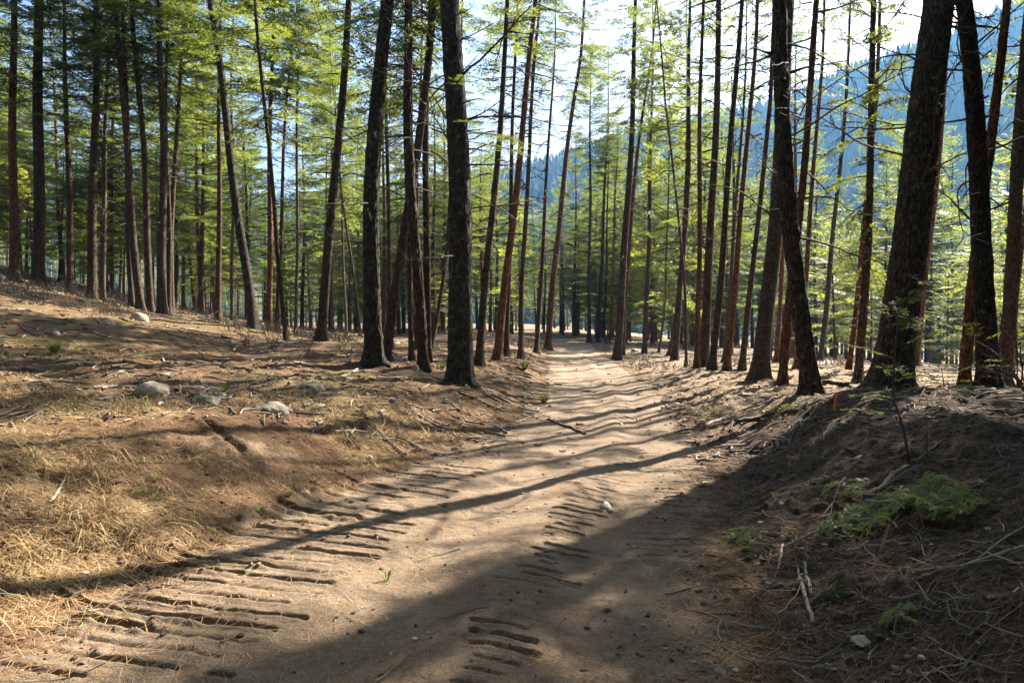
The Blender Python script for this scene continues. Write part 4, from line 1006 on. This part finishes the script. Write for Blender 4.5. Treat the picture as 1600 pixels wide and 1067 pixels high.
def bare_shrub(label, px, py, Y, stems, hmax, seed, arch=0.0, cat='shrub', r=.008):
    g = np.random.default_rng(seed); b = ground_at(px, py) if Y is None else at(px, Y); t = empty('bare_shrub', b); tag(t, label, cat, 'bare shrubs')
    for i in range(stems):
        l = hmax*(.5+.5*g.random()); az = g.random()*6.28; d = np.array([math.cos(az)*.35, math.sin(az)*.35, 1.0]); P = [np.array([g.normal(0, .06), g.normal(0, .06), -.04])]
        for q in range(9):
            d = d+np.array([g.normal(0, .14)-arch, g.normal(0, .14), -.04-.06*abs(arch)*q]); d /= np.linalg.norm(d); P.append(P[-1]+d*l/9)
        P = np.array(P); s = MB(); V, Q, Tt = tube(P, np.linspace(r, .002, 10), 5); s.add(V, Q, Tt, .3+.3*g.random())
        for q in range(7):
            k = g.integers(3, 10); dd = g.normal(0, .6, 3)+(P[-1]-P[0])/l; ll = l*.22; V, Q, Tt = tube([P[k], P[k]+dd*ll*.5, P[k]+dd*ll+g.normal(0, .03, 3)], [.004, .003, .0015], 3, False); s.add(V, Q, None, .4)
        link('stem', s.me('stem', M['twig']), t)
bare_shrub('bare brown twiggy shrub on the bank below the crowded trio', 425, 545, None, 9, 1.0, 1)
bare_shrub('thin bare shrub on the bank left of the stout leaning trunk', 480, 560, None, 7, .9, 2)
bare_shrub('bare reddish shrub in front of the sunlit leaning trunk', 385, 545, None, 8, .9, 3)
bare_shrub('bare twiggy shrub between the bowed trunk row and the slim trunk', 300, 492, None, 8, 1.1, 6)
bare_shrub('grey leafless shrub at the far left end of the crest', 34, 446, None, 7, 1.0, 7)
bare_shrub('brown leafless shrub by the foot of the crossing pair of trunks', 182, 462, None, 8, 1.0, 8)
bare_shrub('low bare shrub left of the forked pair', 545, 562, None, 7, .7, 9)
bare_shrub('arching dead shrub with curling stems at the right edge', 1592, 628, 10.2, 6, 1.7, 4, .12, r=.014)
bare_shrub('dead twiggy bush leaning over at the far right edge', 1608, 640, 9.4, 7, 1.3, 5, .10, r=.010)
def sprig(label, px, py, h, n, seed, mat='ggrass', Y=None):
    g = np.random.default_rng(seed); b = ground_at(px, py) if Y is None else at(px, Y); mb = MB()
    for i in range(n):
        a = g.random()*6.28; l = h*(.5+.7*g.random()); d = np.array([math.cos(a), math.sin(a), 0]); p0 = d*g.random()*h*.25; w_ = np.array([-d[1], d[0], 0])*l*.05
        p1 = p0+d*l*.3+[0, 0, l*.6]; p2 = p0+d*l*.75+[0, 0, l*.75]
        mb.add([p0-w_*.6, p0+w_*.6, p1+w_, p1-w_, p2], [(0, 1, 2, 3)], [(3, 2, 4)], g.random())
    tag(link('grass_tuft', mb.me('grass_tuft', M[mat], False), None, b), label, 'grass tuft', 'green tufts')
sprig('tiny green sprout alone on the shaded lane', 604, 907, .07, 14, 1)
sprig('bright leafy tuft at the left verge near the bend', 820, 577, .28, 60, 2)
sprig('yellow green tuft on the cut bank below the biggest trunk', 850, 630, .22, 50, 3)
sprig('low green plants at the foot of the lit edged trunk', 690, 578, .16, 70, 4)
sprig('green tuft by the pale stone beside the tread marks', 452, 776, .06, 60, 5)
sprig('bright green tuft above the tread marks', 408, 800, .06, 30, 6)
sprig('green tuft on the upper left slope', 84, 553, .2, 90, 7)
sprig('small green plant right of the mossy boulder', 351, 612, .12, 30, 8)
# survey stake
def stake():
    b = ground_at(1305, 641); W = .036; H_ = .22
    V = []
    for z, w_ in ((-.1, 1), (H_*.82, 1), (H_, .25)):
        for sx, sy in ((-1, -1), (1, -1), (1, 1), (-1, 1)): V.append((sx*W/2*w_, sy*.018*w_, z))
    Q = [(k*4+j, k*4+(j+1) % 4, (k+1)*4+(j+1) % 4, (k+1)*4+j) for k in range(2) for j in range(4)]+[(8, 9, 10, 11)]
    m = NT('orange_paint'); tag(link('survey_stake', mesh('survey_stake', V, Q, None, m.done(m.bsdf((.60, .17, .03), .7)), False), None, b, (.08, .10, .3)), 'short orange survey stake standing right of the mossy leaning trunk', 'stake')
stake()
print('objects', time.time()-T0)
# ------------------------------------------------------------------ ground cover
def polar(n, r0, r1, seed, a0=-43, a1=43):
    g = np.random.default_rng(seed); r = np.exp(g.uniform(math.log(r0), math.log(r1), n)); a = R(1)*g.uniform(a0, a1, n)
    return r*np.sin(a), r*np.cos(a), r, g
def cover():
    # dry grass on the left bank
    x, y, r, g = polar(30000, 2.6, 17, 1, -44, 12); s = lat(x, y)
    den = ss((fbm(x*.8, y*.8, 71, 3)+.15)/.5)*ss((-s-1.75)/.7)*(1-.70*ss((y-5.5)/5))
    big = ss((fbm(x*2.2, y*2.2, 73, 2)+.15)/.4)
    k = g.random(len(x)) < .60*den*(.10+.90*big); x, y, r = x[k][:2600], y[k][:2600], r[k][:2600]
    n = len(x); nb = 20; z = Hh(x, y)
    N = n*nb; bx = np.repeat(x, nb)+g.normal(0, .035, N); by = np.repeat(y, nb)+g.normal(0, .035, N); bz = np.repeat(z, nb)-.01
    flow = np.repeat(fbm(x*.6, y*.6, 75, 2)*2+2.6, nb); a = np.where(g.random(N) < .55, flow+g.normal(0, .7, N), g.random(N)*6.28)
    l = np.repeat(.10+.20*g.random(n), nb)*(.5+.8*g.random(N)); up = .06+.55*g.random(N)**2
    d = np.stack([np.cos(a), np.sin(a), np.zeros(N)], -1); w_ = np.stack([-np.sin(a), np.cos(a), np.zeros(N)], -1)*(.0011+.0013*g.random(N))[:, None]*(1+.10*np.repeat(r, nb))[:, None]
    p0 = np.stack([bx, by, bz], -1); Lc = l[:, None]
    p1 = p0+d*Lc*.40*(1.1-up[:, None]*.5)+np.array([0, 0, 1])*Lc*up[:, None]*.75; p2 = p1+d*Lc*.38+np.array([0, 0, 1])*Lc*(up[:, None]-.45)*.45; p3 = p2+d*Lc*.3+np.array([0, 0, -1])*Lc*.22
    gz = Hbase(p3[:, 0], p3[:, 1])+.01; p3[:, 2] = np.maximum(p3[:, 2], gz)
    V = np.stack([p0-w_, p0+w_, p1+w_, p1-w_, p2+w_*.8, p2-w_*.8, p3], 1).reshape(-1, 3)
    b = np.arange(N)[:, None]*7
    Q = np.concatenate([b+[0, 1, 2, 3], b+[3, 2, 4, 5]]); T = b+[5, 4, 6]
    green = np.repeat(ss((fbm(x*.9+9, y*.9, 77, 2)-.05)/.3), nb)
    ti = np.where(g.random(N) < .30*green, .90+.1*g.random(N), .86*np.clip(np.repeat(g.random(n), nb)*.45+.6*g.random(N)**1.4-.05, 0, 1))
    tag(link('dry_grass', mesh('dry_grass', V, Q, T, M['dgrass'], False, {'tint': np.repeat(ti, 7)})), kind='stuff')
    # brown brush and dry stalks on the slope behind the crest and under the far trees
    x, y, r, g = polar(5200, 22, 58, 9); s = lat(x, y); k = (np.abs(s) > 2.2) & (fbm(x*.25, y*.25, 83, 3) > -.05+.25*ss((s-2)/2)); x, y, r = x[k][:750], y[k][:750], r[k][:750]; n = len(x); nb = 8; N = n*nb; z = Hh(x, y)
    bx = np.repeat(x, nb)+g.normal(0, .16, N); by = np.repeat(y, nb)+g.normal(0, .16, N); a = g.random(N)*6.28; l = np.repeat(.2+.5*g.random(n)**1.5, nb)*(.5+.7*g.random(N))
    d = np.stack([np.cos(a), np.sin(a), np.zeros(N)], -1); w_ = np.stack([np.ones(N), np.zeros(N), np.zeros(N)], -1)*(.003+.0022*r.repeat(nb)*.09)[:, None]
    p0 = np.stack([bx, by, np.repeat(z, nb)-.03], -1); p1 = p0+d*(l*.22)[:, None]+np.array([0, 0, 1])*(l*.55)[:, None]; p2 = p1+d*(l*.35)[:, None]+np.array([0, 0, 1])*(l*(.45*g.random(N)))[:, None]
    V = np.stack([p0-w_, p0+w_, p1+w_*.8, p1-w_*.8, p2], 1).reshape(-1, 3); b = np.arange(N)[:, None]*5
    tag(link('dry_brush', mesh('dry_brush', V, b+[0, 1, 2, 3], b+[3, 2, 4], M['stick'], False, {'tint': np.repeat(np.where(g.random(N) < .15, .8, .1+.5*g.random(N)), 5)})), kind='stuff')
    # fallen needles
    x, y, r, g = polar(190000, 1.9, 24, 2); s = lat(x, y); on = 1-ss((np.abs(s)-1.3)/.6); right = ss((s-1.7)/.5)
    k = g.random(len(x)) < .85-.66*on-.62*right; x, y, r, on = x[k], y[k], r[k], on[k]; N = len(x)
    a = g.random(N)*6.28; l = (.035+.09*g.random(N))*(1+.04*r); d = np.stack([np.cos(a), np.sin(a), np.zeros(N)], -1); w_ = np.stack([-np.sin(a), np.cos(a), np.zeros(N)], -1)*(.0007*(1+.16*r))[:, None]
    p0 = np.stack([x, y, np.zeros(N)], -1)-d*l[:, None]/2; p1 = p0+d*l[:, None]; h = g.random(N)**2*.03*(1-on)+.004
    pm = (p0+p1)/2; z0, z1, zm = Hh(p0[:, 0], p0[:, 1]), Hh(p1[:, 0], p1[:, 1]), Hh(x, y)
    p0[:, 2] = z0+h*.3; p1[:, 2] = z1+h*(.3+1.2*g.random(N)); pm[:, 2] = np.maximum(zm+.003, (p0[:, 2]+p1[:, 2])/2+.2*h); pm[:, :2] += g.normal(0, .006, (N, 2))
    V = np.stack([p0-w_, p0+w_, p1+w_, p1-w_], 1).reshape(-1, 3); Q = np.arange(N*4).reshape(-1, 4)
    pale = ss((fbm(x*.7, y*.7, 79, 2)+.2)/.5)
    tag(link('needle_litter', mesh('needle_litter', V, Q, None, M['litter'], False, {'tint': np.repeat(np.clip((g.random(N)*.75+.25*pale-.1*on)*(1-.5*ss((lat(x, y)-1.6)/.4)), 0, 1), 4)})), kind='stuff')  # needles on the mound tinted darker, shade put into their colour
    # small twigs, thickest on the torn mound
    x, y, r, g = polar(9000, 2.2, 15, 3); s = lat(x, y); right = ss((s-1.5)/.5); on = 1-ss((np.abs(s)-1.4)/.5)
    k = g.random(len(x)) < .62*right+.10*(1-on)*(1-right)+.012; x, y, r = x[k][:3600], y[k][:3600], r[k][:3600]; mb = MB()
    for i in range(len(x)):
        a = g.random()*6.28; l = .05+.38*g.random()**2.2; m = 5; dd = a+np.cumsum(g.normal(0, .28, m)); st = np.stack([np.cos(dd), np.sin(dd)], -1)*l/m
        P = np.cumsum(np.concatenate([[[x[i], y[i]]], st]), 0); zz = Hh(P[:, 0], P[:, 1]); hh = .006+np.abs(np.linspace(-1, 1, m+1)+g.normal(0, .5))*.03*g.random()
        V, Q, Tt = tube(np.column_stack([P, np.maximum(zz, zz.mean()-.01)+hh]), np.linspace(.0016+.0028*g.random()*l/.3, .0010, m+1)*(1+.05*r[i]), 3, False); mb.add(V, Q, None, np.clip(g.normal(.30, .25), 0, 1))
    tag(link('twig_litter', mb.me('twig_litter', M['stick'])), kind='stuff')
    # broken bark, cones and stick ends over the open floor farther off
    x, y, r, g = polar(7500, 8, 55, 6); s = lat(x, y); k = (np.abs(s) > 1.6) | (g.random(len(x)) < .12); x, y, r = x[k], y[k], r[k]; mb = MB()
    a = g.random(len(x))*3.14; l = (.06+.5*g.random(len(x))**2.5)*(.7+.02*r); dx, dy = np.cos(a)*l/2, np.sin(a)*l/2
    PX = np.stack([x-dx, x+g.normal(0, .03, len(x)), x+dx], 1); PY = np.stack([y-dy, y+g.normal(0, .03, len(x)), y+dy], 1)
    PZ = Hh(PX.ravel(), PY.ravel()).reshape(PX.shape)+.012+.02*g.random(PX.shape); rd = (.006+.016*g.random(len(x))**2)*(.7+.03*r)
    for i in range(len(x)):
        V, Q, Tt = tube(np.column_stack([PX[i], PY[i], PZ[i]]), np.array([1, .9, .5])*rd[i], 4, False); mb.add(V, Q, None, np.clip(g.normal(.2, .27), 0, 1))
    tag(link('bark_debris', mb.me('bark_debris', M['stick'])), kind='stuff')
    # crumbs of soil and grit
    import bmesh
    bm = bmesh.new(); bmesh.ops.create_icosphere(bm, subdivisions=1, radius=1.0); U = np.array([v.co[:] for v in bm.verts]); Tf = np.array([[v.index for v in f.verts] for f in bm.faces]); bm.free()
    U = U[:, :]; x, y, r, g = polar(40000, 1.9, 15, 4); s = lat(x, y); edge = np.exp(-((np.abs(s)-1.8)/.5)**2); right = ss((s-1.7)/.4); on = 1-ss((np.abs(s)-1.4)/.5)
    k = g.random(len(x)) < .10+.16*ss((-s-1.8)/.5)+.45*edge+.35*right+.03*on*(fbm(x*1.5, y*3, 44, 2) > 0)-.06*on; x, y, r = x[k][:9500], y[k][:9500], r[k][:9500]; N = len(x)
    sz = (.002+.010*g.random(N)**4)*(1+.10*r); jit = 1+.35*g.normal(0, .6, (N, len(U), 1)); V = U[None]*jit*sz[:, None, None]*np.stack([1+.5*g.random(N), 1+.5*g.random(N), .5+.4*g.random(N)], -1)[:, None]
    V = V+np.stack([x, y, Hh(x, y)+sz*.25], -1)[:, None]; T = (np.arange(N)[:, None, None]*len(U)+Tf[None]).reshape(-1, 3)
    tag(link('soil_crumbs', mesh('soil_crumbs', V.reshape(-1, 3), None, T, M['clod'], False, {'tint': np.repeat(np.where(g.random(N) < .04, .97, .78*g.random(N)), len(U))})), kind='stuff')
cover()
for o in C.objects:
    if o.name.startswith(('dead_branches', 'limbs')): o['kind'] = 'stuff'
print('done', time.time()-T0, sum(len(m.loop_triangles) if False else len(m.polygons) for m in bpy.data.meshes))
